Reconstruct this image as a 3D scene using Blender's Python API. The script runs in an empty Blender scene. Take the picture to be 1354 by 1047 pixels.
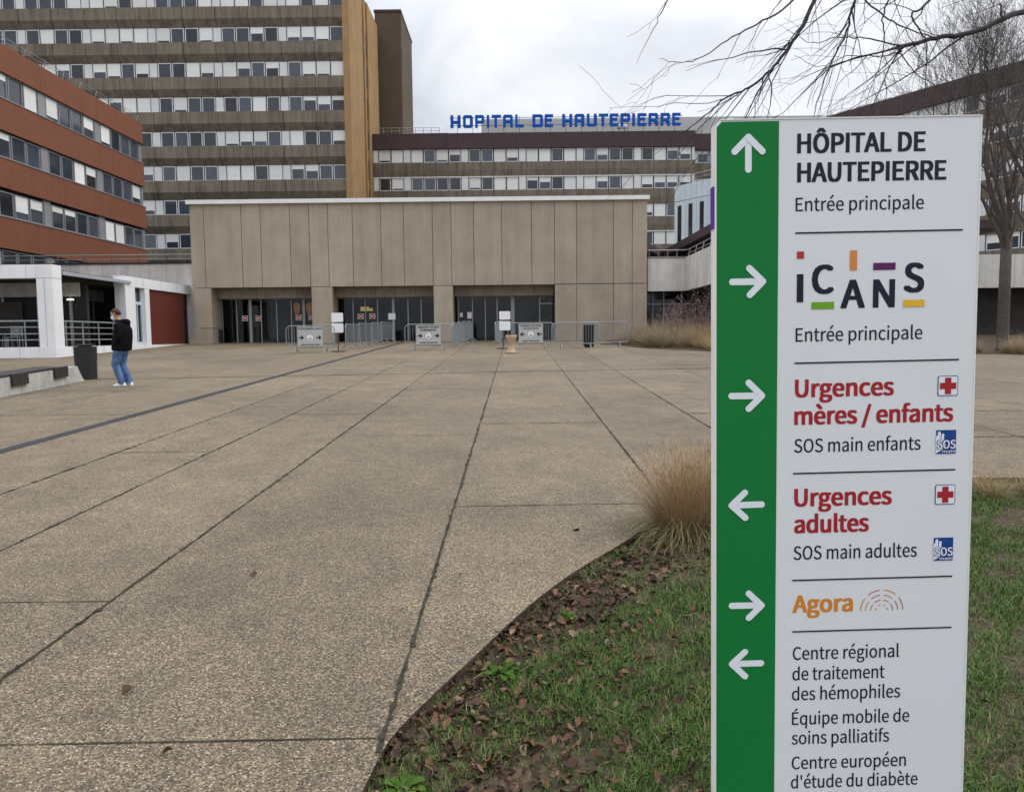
import bpy, bmesh, math, random
import numpy as np
from mathutils import Vector, Matrix
random.seed(7); RNG = np.random.default_rng(7)
R = math.radians
C = bpy.context.scene
COL = C.collection
# ------------------------------------------------------------------ camera
CAM_H = 1.67          # eye height above the paving
SLOPE = 0.035         # the square climbs gently towards the entrance
FPX, CX, CY = 1000.0, 677.0, 523.5
_p, _y, _r = math.atan(78.5/1000), math.atan(5/1000), 0.01
_f = Vector((-math.sin(_y)*math.cos(_p), math.cos(_y)*math.cos(_p), -math.sin(_p)))
_r0 = _f.cross(Vector((0, 0, 1))).normalized(); _u0 = _r0.cross(_f)
_rt = _r0*math.cos(_r) - _u0*math.sin(_r); _up = _u0*math.cos(_r) + _r0*math.sin(_r)
EYE = Vector((0, 0, CAM_H))
cam = bpy.data.cameras.new('camera'); camo = bpy.data.objects.new('camera', cam); COL.objects.link(camo)
camo.matrix_world = Matrix(((_rt.x, _up.x, -_f.x, 0), (_rt.y, _up.y, -_f.y, 0), (_rt.z, _up.z, -_f.z, CAM_H), (0, 0, 0, 1)))
cam.sensor_width = 36; cam.lens = 36*FPX/1354; cam.clip_start = .05; cam.clip_end = 4000
C.camera = camo
# ------------------------------------------------------------------ sky, sun, exposure
SUN_EL, SUN_AZ = R(50), R(80)      # azimuth measured from +Y towards +X
w = bpy.data.worlds.new('World'); C.world = w; w.use_nodes = True
nt = w.node_tree; nt.nodes.clear()
out = nt.nodes.new('ShaderNodeOutputWorld'); bg = nt.nodes.new('ShaderNodeBackground')
sky = nt.nodes.new('ShaderNodeTexSky'); sky.sky_type = 'NISHITA'; sky.sun_disc = False
sky.sun_elevation = SUN_EL; sky.sun_rotation = SUN_AZ
tc = nt.nodes.new('ShaderNodeTexCoord'); mp = nt.nodes.new('ShaderNodeMapping'); mp.inputs['Scale'].default_value = (1, 1, 2.2)
mp.inputs['Location'].default_value = (.35, .1, .2)
nz = nt.nodes.new('ShaderNodeTexNoise'); nz.inputs['Scale'].default_value = 2.6; nz.inputs['Detail'].default_value = 7; nz.inputs['Roughness'].default_value = .55; nz.inputs['Distortion'].default_value = .4
rp = nt.nodes.new('ShaderNodeValToRGB')
rp.color_ramp.elements[0].position = .36; rp.color_ramp.elements[0].color = (7.2, 7.5, 8.3, 1)
rp.color_ramp.elements[1].position = .62; rp.color_ramp.elements[1].color = (11.1, 11.3, 11.7, 1)
mx = nt.nodes.new('ShaderNodeMix'); mx.data_type = 'RGBA'; mx.inputs[0].default_value = .90
L = nt.links.new
L(tc.outputs['Generated'], mp.inputs['Vector']); L(mp.outputs[0], nz.inputs['Vector']); L(nz.outputs[0], rp.inputs[0])
# an overcast sky is up to three times brighter overhead than near the horizon
sx_ = nt.nodes.new('ShaderNodeSeparateXYZ'); zr_ = nt.nodes.new('ShaderNodeMapRange'); zr_.inputs[1].default_value = .34; zr_.inputs[2].default_value = .95; zr_.inputs[3].default_value = 1; zr_.inputs[4].default_value = 2.9
ml_ = nt.nodes.new('ShaderNodeMix'); ml_.data_type = 'RGBA'; ml_.blend_type = 'MULTIPLY'; ml_.inputs[0].default_value = 1
L(tc.outputs['Generated'], sx_.inputs[0]); L(sx_.outputs[2], zr_.inputs[0])
L(sky.outputs[0], mx.inputs[6]); L(rp.outputs[0], mx.inputs[7]); L(mx.outputs[2], ml_.inputs[6]); L(zr_.outputs[0], ml_.inputs[7]); L(ml_.outputs[2], bg.inputs[0]); L(bg.outputs[0], out.inputs[0])
bg.inputs['Strength'].default_value = 0.088
sl = bpy.data.lights.new('sun', 'SUN'); slo = bpy.data.objects.new('sun', sl); COL.objects.link(slo)
sl.energy = 1.1; sl.angle = R(25); sl.color = (1, .96, .9)
_sd = Vector((math.sin(SUN_AZ)*math.cos(SUN_EL), math.cos(SUN_AZ)*math.cos(SUN_EL), math.sin(SUN_EL)))
slo.rotation_euler = _sd.to_track_quat('Z', 'Y').to_euler(); slo.location = (20, 0, 40)
C.view_settings.view_transform = 'Standard'; C.view_settings.look = 'None'; C.view_settings.gamma = 1
C.view_settings.use_curve_mapping = False; C.view_settings.exposure = 0.17
C.cycles.max_bounces = 8; C.cycles.transparent_max_bounces = 16

# ------------------------------------------------------------------ measuring helpers (a ray through a photo point, met with a real surface)
def ray(px, py): return _f + _rt*((px-CX)/FPX) - _up*((py-CY)/FPX)
def G(px, py):
    d = ray(px, py); t = CAM_H/(SLOPE*d.y - d.z); return EYE + d*t
def PY(px, py, Y):
    d = ray(px, py); return EYE + d*(Y/d.y)
def PX(px, py, X):
    d = ray(px, py); return EYE + d*(X/d.x)
def PZ(px, py, Z):
    d = ray(px, py); return EYE + d*((Z-CAM_H)/d.z)
def proj(p):
    d = Vector(p)-EYE; z = d.dot(_f)
    if z < .1: return (-9999, -9999)
    return (CX+FPX*d.dot(_rt)/z, CY-FPX*d.dot(_up)/z)
def gz(y): return SLOPE*min(y, 44)

# ------------------------------------------------------------------ mesh builder
class MB:
    def __init__(s): s.v = []; s.f = []; s.mi = []; s.m = 0
    def face(s, pts):
        n = len(s.v); s.v += [tuple(p) for p in pts]; s.f.append(tuple(range(n, n+len(pts)))); s.mi.append(s.m)
    def box(s, x0, x1, y0, y1, z0, z1):
        n = len(s.v)
        s.v += [(x0,y0,z0),(x1,y0,z0),(x1,y1,z0),(x0,y1,z0),(x0,y0,z1),(x1,y0,z1),(x1,y1,z1),(x0,y1,z1)]
        for q in ((0,3,2,1),(4,5,6,7),(0,1,5,4),(1,2,6,5),(2,3,7,6),(3,0,4,7)):
            s.f.append(tuple(n+i for i in q)); s.mi.append(s.m)
    def prism(s, poly, z0, z1):          # poly in xy, counter-clockwise
        n = len(s.v); k = len(poly)
        s.v += [(p[0], p[1], z0) for p in poly] + [(p[0], p[1], z1) for p in poly]
        s.f.append(tuple(n+i for i in range(k-1, -1, -1))); s.f.append(tuple(n+k+i for i in range(k)))
        for i in range(k):
            j = (i+1) % k; s.f.append((n+i, n+j, n+k+j, n+k+i))
        s.mi += [s.m]*(k+2)
    def extr(s, poly, axis, a, b):       # polygon in the plane normal to axis, extruded from a to b
        n = len(s.v); k = len(poly)
        put = {'x': lambda p, t: (t, p[0], p[1]), 'y': lambda p, t: (p[0], t, p[1]), 'z': lambda p, t: (p[0], p[1], t)}[axis]
        s.v += [put(p, a) for p in poly] + [put(p, b) for p in poly]
        s.f.append(tuple(n+i for i in range(k-1, -1, -1))); s.f.append(tuple(n+k+i for i in range(k)))
        for i in range(k):
            j = (i+1) % k; s.f.append((n+i, n+j, n+k+j, n+k+i))
        s.mi += [s.m]*(k+2)
    def tube(s, pts, rad, n=6, cap=True):
        pts = [Vector(p) for p in pts]; k = len(pts)
        if not hasattr(rad, '__len__'): rad = [rad]*k
        base = len(s.v); t0 = (pts[1]-pts[0]).normalized()
        a = Vector((0,0,1)) if abs(t0.z) < .9 else Vector((1,0,0))
        nrm = t0.cross(a).normalized()
        for i, p in enumerate(pts):
            t = (pts[min(i+1, k-1)]-pts[max(i-1, 0)]).normalized()
            nrm = (nrm - t*nrm.dot(t)).normalized(); b = t.cross(nrm)
            for j in range(n):
                an = 2*math.pi*j/n; s.v.append(tuple(p + (nrm*math.cos(an)+b*math.sin(an))*rad[i]))
        for i in range(k-1):
            for j in range(n):
                q = (j+1) % n; o = base+i*n
                s.f.append((o+j, o+q, o+n+q, o+n+j)); s.mi.append(s.m)
        if cap:
            s.f.append(tuple(base+j for j in range(n-1, -1, -1))); s.f.append(tuple(base+(k-1)*n+j for j in range(n))); s.mi += [s.m]*2
    def loft(s, rings, cap=True):        # rings: lists of equal length
        base = len(s.v); n = len(rings[0])
        for r in rings: s.v += [tuple(p) for p in r]
        for i in range(len(rings)-1):
            for j in range(n):
                q = (j+1) % n; o = base+i*n
                s.f.append((o+j, o+q, o+n+q, o+n+j)); s.mi.append(s.m)
        if cap:
            s.f.append(tuple(base+j for j in range(n-1, -1, -1))); s.f.append(tuple(base+(len(rings)-1)*n+j for j in range(n))); s.mi += [s.m]*2
    def lathe(s, prof, c=(0,0,0), n=20):
        s.loft([[(c[0]+r*math.cos(2*math.pi*j/n), c[1]+r*math.sin(2*math.pi*j/n), c[2]+z) for j in range(n)] for r, z in prof])
    def build(s, name, mat, parent=None, sub=(0,0,0), smooth=False):
        me = bpy.data.meshes.new(name)
        v = s.v if sub == (0,0,0) else [(a-sub[0], b-sub[1], c-sub[2]) for a, b, c in s.v]
        me.from_pydata(v, [], s.f)
        ms = mat if isinstance(mat, (list, tuple)) else [mat]
        for m in ms: me.materials.append(m)
        if len(ms) > 1: me.polygons.foreach_set('material_index', s.mi)
        if smooth: me.polygons.foreach_set('use_smooth', [True]*len(me.polygons))
        me.update()
        o = bpy.data.objects.new(name, me); COL.objects.link(o)
        if parent: o.parent = parent
        return o
def tag(o, label=None, cat=None, group=None, kind=None):
    if label: o['label'] = label
    if cat: o['category'] = cat
    if group: o['group'] = group
    if kind: o['kind'] = kind
    return o
def thing(name, label, cat, loc=(0,0,0), rz=0, group=None):
    o = bpy.data.objects.new(name, None); COL.objects.link(o); o.location = loc; o.rotation_euler = (0, 0, rz)
    o.empty_display_size = .2
    return tag(o, label, cat, group)
def struct(o): o['kind'] = 'structure'; return o
def inst(name, me, parent, loc=(0,0,0)):
    o = bpy.data.objects.new(name, me); COL.objects.link(o); o.parent = parent; o.location = loc; return o
def copy_tree(o, parent=None):
    c = o.copy(); COL.objects.link(c); c.parent = parent
    for ch in list(o.children): copy_tree(ch, c)
    return c

# ------------------------------------------------------------------ materials
def newmat(name):
    m = bpy.data.materials.new(name); m.use_nodes = True
    t = m.node_tree; b = t.nodes['Principled BSDF']; return m, t, b
def vmul(t, col_sock, fac_sock, lo, hi):
    """colour times a value that runs lo..hi with fac"""
    mr = t.nodes.new('ShaderNodeMapRange'); mr.inputs[3].default_value = lo; mr.inputs[4].default_value = hi
    t.links.new(fac_sock, mr.inputs[0])
    m = t.nodes.new('ShaderNodeMix'); m.data_type = 'RGBA'; m.blend_type = 'MULTIPLY'; m.inputs[0].default_value = 1
    t.links.new(col_sock, m.inputs[6]); t.links.new(mr.outputs[0], m.inputs[7]); return m.outputs[2]
def M(name, col, rough=.75, var=.15, scale=2., bump=0., bscale=40., island=0., obj=0., spec=.22, metal=0., streak=0., fine=0.):
    m, t, b = newmat(name)
    rgb = t.nodes.new('ShaderNodeRGB'); rgb.outputs[0].default_value = (*col, 1); c = rgb.outputs[0]
    tcd = t.nodes.new('ShaderNodeTexCoord')
    if var:
        n = t.nodes.new('ShaderNodeTexNoise'); n.inputs['Scale'].default_value = scale; n.inputs['Detail'].default_value = 6; n.inputs['Roughness'].default_value = .62
        t.links.new(tcd.outputs['Object'], n.inputs['Vector'])
        mr = t.nodes.new('ShaderNodeMapRange'); mr.inputs[1].default_value = .3; mr.inputs[2].default_value = .7; t.links.new(n.outputs[0], mr.inputs[0])
        c = vmul(t, c, mr.outputs[0], 1-var, 1+var)
    if fine:
        n = t.nodes.new('ShaderNodeTexNoise'); n.inputs['Scale'].default_value = bscale; n.inputs['Detail'].default_value = 3
        t.links.new(tcd.outputs['Object'], n.inputs['Vector'])
        mr = t.nodes.new('ShaderNodeMapRange'); mr.inputs[1].default_value = .35; mr.inputs[2].default_value = .65; t.links.new(n.outputs[0], mr.inputs[0])
        c = vmul(t, c, mr.outputs[0], 1-fine, 1+fine)
    if streak:
        mpn = t.nodes.new('ShaderNodeMapping'); mpn.inputs['Scale'].default_value = (1.6, 1.6, .12); t.links.new(tcd.outputs['Object'], mpn.inputs[0])
        n = t.nodes.new('ShaderNodeTexNoise'); n.inputs['Scale'].default_value = 1.3; n.inputs['Detail'].default_value = 7; n.inputs['Roughness'].default_value = .7
        t.links.new(mpn.outputs[0], n.inputs['Vector'])
        mr = t.nodes.new('ShaderNodeMapRange'); mr.inputs[1].default_value = .36; mr.inputs[2].default_value = .56; t.links.new(n.outputs[0], mr.inputs[0])
        c = vmul(t, c, mr.outputs[0], 1-streak, 1.04)
    if island:
        g = t.nodes.new('ShaderNodeNewGeometry'); c = vmul(t, c, g.outputs['Random Per Island'], 1-island, 1+island)
    if obj:
        g = t.nodes.new('ShaderNodeObjectInfo'); c = vmul(t, c, g.outputs['Random'], 1-obj, 1+obj)
    t.links.new(c, b.inputs['Base Color']); b.inputs['Roughness'].default_value = rough
    b.inputs['Metallic'].default_value = metal; b.inputs['Specular IOR Level'].default_value = spec
    if bump:
        n = t.nodes.new('ShaderNodeTexNoise'); n.inputs['Scale'].default_value = bscale; n.inputs['Detail'].default_value = 4
        t.links.new(tcd.outputs['Object'], n.inputs['Vector'])
        bp = t.nodes.new('ShaderNodeBump'); bp.inputs['Strength'].default_value = bump; bp.inputs['Distance'].default_value = .02
        t.links.new(n.outputs[0], bp.inputs['Height']); t.links.new(bp.outputs[0], b.inputs['Normal'])
    return m
def island_ramp(name, stops, rough=.7, trans=0., spec=.2):
    """each loose piece takes its own colour out of a ramp"""
    m, t, b = newmat(name)
    g = t.nodes.new('ShaderNodeNewGeometry'); r = t.nodes.new('ShaderNodeValToRGB'); e = r.color_ramp.elements
    for i, (p, c) in enumerate(stops):
        q = e[i] if i < 2 else e.new(p)
        q.position = p; q.color = (*c, 1)
    t.links.new(g.outputs['Random Per Island'], r.inputs[0]); t.links.new(r.outputs[0], b.inputs['Base Color'])
    b.inputs['Roughness'].default_value = rough; b.inputs['Specular IOR Level'].default_value = spec
    if trans:
        b.inputs['Subsurface Weight'].default_value = 0
    return m
def glow(name, col, s):
    m, t, b = newmat(name); b.inputs['Base Color'].default_value = (*col, 1); b.inputs['Emission Color'].default_value = (*col, 1); b.inputs['Emission Strength'].default_value = s; return m
def glass(name, tint, fac):
    m, t, b = newmat(name); t.nodes.remove(b); o = t.nodes['Material Output']
    tr = t.nodes.new('ShaderNodeBsdfTransparent'); tr.inputs[0].default_value = (*tint, 1)
    gl = t.nodes.new('ShaderNodeBsdfGlossy'); gl.inputs['Roughness'].default_value = .03; gl.inputs[0].default_value = (.9, .95, 1, 1)
    fr = t.nodes.new('ShaderNodeFresnel'); fr.inputs[0].default_value = 1.5
    ad = t.nodes.new('ShaderNodeMath'); ad.operation = 'ADD'; ad.inputs[1].default_value = fac; ad.use_clamp = True
    mxs = t.nodes.new('ShaderNodeMixShader'); t.links.new(fr.outputs[0], ad.inputs[0]); t.links.new(ad.outputs[0], mxs.inputs[0])
    t.links.new(tr.outputs[0], mxs.inputs[1]); t.links.new(gl.outputs[0], mxs.inputs[2]); t.links.new(mxs.outputs[0], o.inputs[0]); return m
def paving():
    m, t, b = newmat('exposed_aggregate'); lk = t.links.new
    tcd = t.nodes.new('ShaderNodeTexCoord')
    vo = t.nodes.new('ShaderNodeTexVoronoi'); vo.inputs['Scale'].default_value = 122; vo.inputs['Randomness'].default_value = 1; lk(tcd.outputs['Object'], vo.inputs['Vector'])
    sp = t.nodes.new('ShaderNodeSeparateColor'); lk(vo.outputs['Color'], sp.inputs[0])
    r = t.nodes.new('ShaderNodeValToRGB'); e = r.color_ramp.elements; r.color_ramp.interpolation = 'CONSTANT'
    st = [(0, (.038,.028,.016)), (.24, (.120,.088,.051)), (.48, (.222,.169,.099)), (.70, (.318,.256,.156)), (.90, (.46,.39,.252))]
    for i, (p, c) in enumerate(st):
        q = e[i] if i < 2 else e.new(p); q.position = p; q.color = (*c, 1)
    lk(sp.outputs[0], r.inputs[0])
    ve = t.nodes.new('ShaderNodeTexVoronoi'); ve.feature = 'DISTANCE_TO_EDGE'; ve.inputs['Scale'].default_value = 122; lk(tcd.outputs['Object'], ve.inputs['Vector'])
    mr = t.nodes.new('ShaderNodeMapRange'); mr.inputs[1].default_value = .03; mr.inputs[2].default_value = .20; lk(ve.outputs['Distance'], mr.inputs[0])
    mx = t.nodes.new('ShaderNodeMix'); mx.data_type = 'RGBA'; mx.inputs[6].default_value = (.13,.1,.075,1); lk(mr.outputs[0], mx.inputs[0]); lk(r.outputs[0], mx.inputs[7])
    c = mx.outputs[2]
    for sc, lo, hi in ((.35, .80, 1.14), (2.3, .84, 1.1), (9, .90, 1.08)):
        n = t.nodes.new('ShaderNodeTexNoise'); n.inputs['Scale'].default_value = sc; n.inputs['Detail'].default_value = 5; lk(tcd.outputs['Object'], n.inputs['Vector'])
        q = t.nodes.new('ShaderNodeMapRange'); q.inputs[1].default_value = .32; q.inputs[2].default_value = .68; lk(n.outputs[0], q.inputs[0])
        c = vmul(t, c, q.outputs[0], lo, hi)
    # the slabs between two long joints were cast apart and differ a little in tone
    sx = t.nodes.new('ShaderNodeSeparateXYZ'); lk(tcd.outputs['Object'], sx.inputs[0])
    q = t.nodes.new('ShaderNodeMapRange'); q.inputs[1].default_value = -16; q.inputs[2].default_value = 16; lk(sx.outputs[0], q.inputs[0])
    lr = t.nodes.new('ShaderNodeValToRGB'); lr.color_ramp.interpolation = 'CONSTANT'; le = lr.color_ramp.elements
    for i, (x, v) in enumerate(((-16,.5),(-13,.8),(-10.9,.35),(-8.6,.65),(-6.2,.9),(-4.83,.45),(-3.68,.7),(-2.38,.3),(-.535,.62),(1.285,.2),(2.72,.75),(4.55,.4),(6.4,.7),(8.4,.3),(10.6,.6))):
        z = le[i] if i < 2 else le.new((x+16)/32); z.position = (x+16)/32; z.color = (v,v,v,1)
    lk(q.outputs[0], lr.inputs[0]); c = vmul(t, c, lr.outputs[0], .90, 1.09)
    # old greenish stains
    n = t.nodes.new('ShaderNodeTexNoise'); n.inputs['Scale'].default_value = .8; n.inputs['Detail'].default_value = 8; n.inputs['Roughness'].default_value = .7; lk(tcd.outputs['Object'], n.inputs['Vector'])
    q = t.nodes.new('ShaderNodeMapRange'); q.inputs[1].default_value = .56; q.inputs[2].default_value = .75; q.inputs[4].default_value = .35; lk(n.outputs[0], q.inputs[0])
    m2 = t.nodes.new('ShaderNodeMix'); m2.data_type = 'RGBA'; m2.inputs[7].default_value = (.1,.095,.06,1); lk(q.outputs[0], m2.inputs[0]); lk(c, m2.inputs[6])
    # trodden-in spots and small dark blots
    vs_ = t.nodes.new('ShaderNodeTexVoronoi'); vs_.inputs['Scale'].default_value = 2.1; lk(tcd.outputs['Object'], vs_.inputs['Vector'])
    ns_ = t.nodes.new('ShaderNodeTexNoise'); ns_.inputs['Scale'].default_value = 30; lk(tcd.outputs['Object'], ns_.inputs['Vector'])
    ad_ = t.nodes.new('ShaderNodeMath'); ad_.operation = 'MULTIPLY_ADD'; ad_.inputs[1].default_value = .05; lk(ns_.outputs[0], ad_.inputs[0]); lk(vs_.outputs['Distance'], ad_.inputs[2])
    q = t.nodes.new('ShaderNodeMapRange'); q.inputs[1].default_value = .055; q.inputs[2].default_value = .085; q.inputs[3].default_value = .55; q.inputs[4].default_value = 0; lk(ad_.outputs[0], q.inputs[0])
    m3 = t.nodes.new('ShaderNodeMix'); m3.data_type = 'RGBA'; m3.inputs[7].default_value = (.05,.042,.032,1); lk(q.outputs[0], m3.inputs[0]); lk(m2.outputs[2], m3.inputs[6]); m2 = m3
    lk(m2.outputs[2], b.inputs['Base Color']); b.inputs['Roughness'].default_value = .7; b.inputs['Specular IOR Level'].default_value = .3
    bp = t.nodes.new('ShaderNodeBump'); bp.inputs['Strength'].default_value = .5; bp.inputs['Distance'].default_value = .006; lk(mr.outputs[0], bp.inputs['Height']); lk(bp.outputs[0], b.inputs['Normal'])
    return m

MT = dict(
 pave=paving(), soil=M('soil', (.060,.043,.028), .95, .5, 6, bump=.8, bscale=30, fine=.4), joint=M('mossy_joint', (.032,.030,.020), .95, .5, 5),
 conc=M('taupe_concrete', (.35,.297,.232), .85, .12, .7, bump=.25, bscale=18, island=.06, streak=.09, fine=.1),
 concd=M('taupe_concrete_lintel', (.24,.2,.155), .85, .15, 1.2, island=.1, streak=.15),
 grey=M('grey_concrete', (.57,.545,.505), .85, .14, 1.1, bump=.2, bscale=20, island=.06, streak=.16, fine=.1),
 gdark=M('weathered_concrete', (.41,.40,.37), .85, .2, 3, bump=.3, bscale=30, island=.06, streak=.2, fine=.12),
 cap=M('coping_white', (.72,.72,.70), .5, .06, 2), dark=M('dark_cavity', (.012,.012,.014), .8, .2, 2),
 brown=M('brown_aggregate_panel', (.172,.143,.110), .9, .16, .5, bump=.3, bscale=12, island=.06, streak=.42, fine=.12),
 plum=M('plum_cladding', (.060,.038,.040), .6, .12, .8, island=.08, streak=.12), ochre=M('ochre_render', (.30,.185,.085), .85, .14, .5, fine=.05, bscale=6, streak=.08),
 shaft=M('brown_ribbed_metal', (.115,.085,.055), .6, .2, .35), red=M('terracotta_cladding', (.175,.068,.038), .8, .06, .8, fine=.05, bscale=9, streak=.08),
 wwhite=M('window_frame_white', (.62,.63,.63), .5, .05, 2, obj=.06), wpanel=M('white_infill_panel', (.60,.60,.59), .6, .06, 1.5, island=.1),
 blind=M('roller_blind', (.68,.68,.65), .7, .04, 3, obj=.09), pane=M('window_glass', (.030,.038,.052), .07, .25, .9, obj=.85, spec=.7),
 mull=M('dark_mullion', (.02,.02,.022), .6, .1, 3), alu=M('grey_aluminium', (.28,.285,.29), .42, .08, 4, metal=.3),
 roof=M('roof_gravel', (.22,.21,.2), .9, .2, 2), pent=M('grey_ribbed_sheet', (.40,.405,.40), .55, .06, 1, island=.04),
 bluel=M('sign_letter_blue', (.003,.075,.38), .5, .03, 3, spec=.1), steel=M('galvanised_steel', (.25,.275,.285), .45, .1, 6, metal=.35),
 dsteel=M('dark_thin_steel', (.06,.065,.07), .5, .1, 6), white=M('pavilion_white', (.72,.73,.74), .5, .04, 1.2, streak=.05),
 redp=M('oxblood_panel', (.115,.028,.019), .55, .08, 1.5), bluep=M('pale_blue_panel', (.49,.55,.58), .45, .06, 1, island=.05),
 glassd=glass('entrance_glass', (.42,.48,.48), -.012), signw=M('sign_white', (.665,.695,.705), .33, .015, 3), signg=M('sign_green', (.009,.172,.038), .4, .04, 3, spec=.12),
 ink=M('lettering_navy', (.010,.013,.028), .5, 0), inkr=M('lettering_red', (.34,.017,.024), .5, 0), inko=M('lettering_orange', (.60,.22,.025), .5, 0),
 arrow=M('arrow_white', (.70,.73,.77), .4, 0), lred=M('mark_red', (.44,.03,.03), .5, 0), lor=M('mark_orange', (.62,.22,.05), .5, 0), lpur=M('mark_purple', (.10,.012,.10), .5, 0),
 lgr=M('mark_green', (.14,.34,.02), .5, 0), lye=M('mark_yellow', (.72,.42,.03), .5, 0), lblue=M('mark_blue', (.01,.05,.23), .5, 0), violet=M('edge_violet', (.10,.03,.30), .5, 0), pinkarc=M('mark_rose', (.42,.14,.10), .5, 0),
 bin=M('anthracite_metal', (.028,.028,.032), .5, .15, 5), seat=M('dark_seat_plank', (.035,.03,.03), .6, .2, 4), stone=M('sand_stone', (.42,.31,.2), .85, .15, 8),
 paper=M('white_paper', (.74,.75,.76), .6, .02, 3), board=M('grey_notice_board', (.42,.42,.40), .6, .05, 3), awn=M('grey_awning', (.33,.34,.37), .7, .05, 3),
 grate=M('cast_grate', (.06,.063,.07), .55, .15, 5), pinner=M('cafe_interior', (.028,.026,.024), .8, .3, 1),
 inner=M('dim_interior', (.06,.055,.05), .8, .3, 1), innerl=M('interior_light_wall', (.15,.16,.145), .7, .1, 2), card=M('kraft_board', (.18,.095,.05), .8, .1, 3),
)
# ================================================================== GROUND
LAWN_Z = -0.045
edge_px = [(470,1062),(482,1040),(515,978),(560,930),(618,876),(700,800),(762,754),(832,712),(905,663)]
edge = [G(*p) for p in edge_px]
_e = [Vector((p.x, p.y)) for p in edge]; edge = []
for i in range(len(_e)-1):
    a, b, c, d = _e[max(i-1,0)], _e[i], _e[i+1], _e[min(i+2,len(_e)-1)]
    for k in range(5):
        t = k/5; edge.append(.5*((2*b)+(c-a)*t+(2*a-5*b+4*c-d)*t*t+(3*b-3*c+d-a)*t**3))
edge.append(_e[-1])
edge = [(edge[0].x-.02, -12)] + [(p.x, p.y) for p in edge] + [(2.1, 7.15), (2.8, 7.4), (4.5, 7.3), (60, 6.9)]
bedL = [(4.75,41), (4.72,34.6), (5.6,31.6), (7.45,29.1), (9.0,28.4), (9.3,33), (9.3,41)]       # planting bed beside the entrance
mb = MB()
poly = [(-70,-12)] + edge + [(60, 46), (-70, 46)]
mb.face([(x, y, SLOPE*y) for x, y in poly])
g = mb.build('paving', MT['pave']); struct(g)
bm = bmesh.new(); bm.from_mesh(g.data); bmesh.ops.triangulate(bm, faces=bm.faces[:]); bm.to_mesh(g.data); bm.free()
mb = MB()                                   # the slab's raw edge towards the lawn
for (a, b_) in zip(edge[:-1], edge[1:]):
    mb.face([(a[0],a[1],SLOPE*a[1]-.14), (b_[0],b_[1],SLOPE*b_[1]-.14), (b_[0],b_[1],SLOPE*b_[1]), (a[0],a[1],SLOPE*a[1])])
struct(mb.build('paving_edge', MT['soil']))
mb = MB(); N = 60
for i in range(24):
    for j in range(14):
        q = []
        for (di, dj) in ((0,0),(1,0),(1,1),(0,1)):
            x, y = -3+(i+di)*.9, -9+(j+dj)*1.25
            q.append((x, y, SLOPE*y+LAWN_Z+.012*math.sin(x*2.3+y)+.012*math.sin(y*3.1-x)))
        mb.face(q)
struct(mb.build('lawn_soil', MT['soil'], smooth=True))
mb = MB()
mb.face([(-2500,46,SLOPE*44-.02), (2500,46,SLOPE*44-.02), (2500,3000,SLOPE*44-.02), (-2500,3000,SLOPE*44-.02)])
mb.face([(-2500,-2500,-.6), (2500,-2500,-.6), (2500,-12,-.6), (-2500,-12,-.6)])
mb.face([(-2500,-12,-.6), (-70,-12,-.6), (-70,46,1.5), (-2500,46,1.5)]); mb.face([(60,-12,-.6), (2500,-12,-.6), (2500,46,1.5), (60,46,1.5)])
struct(mb.build('ground', MT['roof']))
# joints between the paving slabs
def gp(x, y, dz=.004): return (x, y, SLOPE*y+dz)
mb = MB(); rj = random.Random(3)
def inlawn(x, y):
    if y > 7.4: return False
    es = edge[:-1]
    for a, b_ in zip(es[:-1], es[1:]):
        if min(a[1], b_[1]) <= y <= max(a[1], b_[1]) and abs(a[1]-b_[1]) > 1e-6:
            if x > a[0]+(b_[0]-a[0])*(y-a[1])/(b_[1]-a[1]): return True
    return x > 1.6 and y < 7.0
def joint_y(x, y0, y1, wd):
    y = y0
    while y < y1:
        st = .12 if y < 6 else .5
        n = min(y+st, y1)
        if not inlawn(x+.01, y) and not inlawn(x+.01, n):
            a = wd*.8*rj.uniform(.5, 1.3); b_ = wd*.8*rj.uniform(.5, 1.3); o = rj.uniform(-.004,.004)
            mb.face([gp(x-a/2+o, y), gp(x+a/2+o, y), gp(x+b_/2, n), gp(x-b_/2, n)])
        y = n
def joint_x(y, x0, x1, wd, tilt=0.0):
    x = x0
    while x < x1-.01:
        n = min(x+.15, x1); ya = y+tilt*(x-x0); yb = y+tilt*(n-x0)
        if not inlawn(n+.02, ya):
            a = wd*rj.uniform(.5, 1.2)*(1.6 if y > 8 else 1)
            mb.face([gp(x, ya-a/2), gp(n, yb-a/2), gp(n, yb+a/2), gp(x, ya+a/2)])
        x = n
lanes = [(-15.2,.012),(-13,.012),(-10.9,.012),(-8.6,.012),(-4.83,.018),(-3.68,.018),(-2.38,.024),(-.535,.024),(1.285,.026),(2.72,.024),(4.55,.02),(6.4,.018),(8.4,.018),(10.6,.015),(13.2,.015),(16,.015)]
for x, wd in lanes: joint_y(x, -6 if x > -9 else 6, 40.9, wd)
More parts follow.
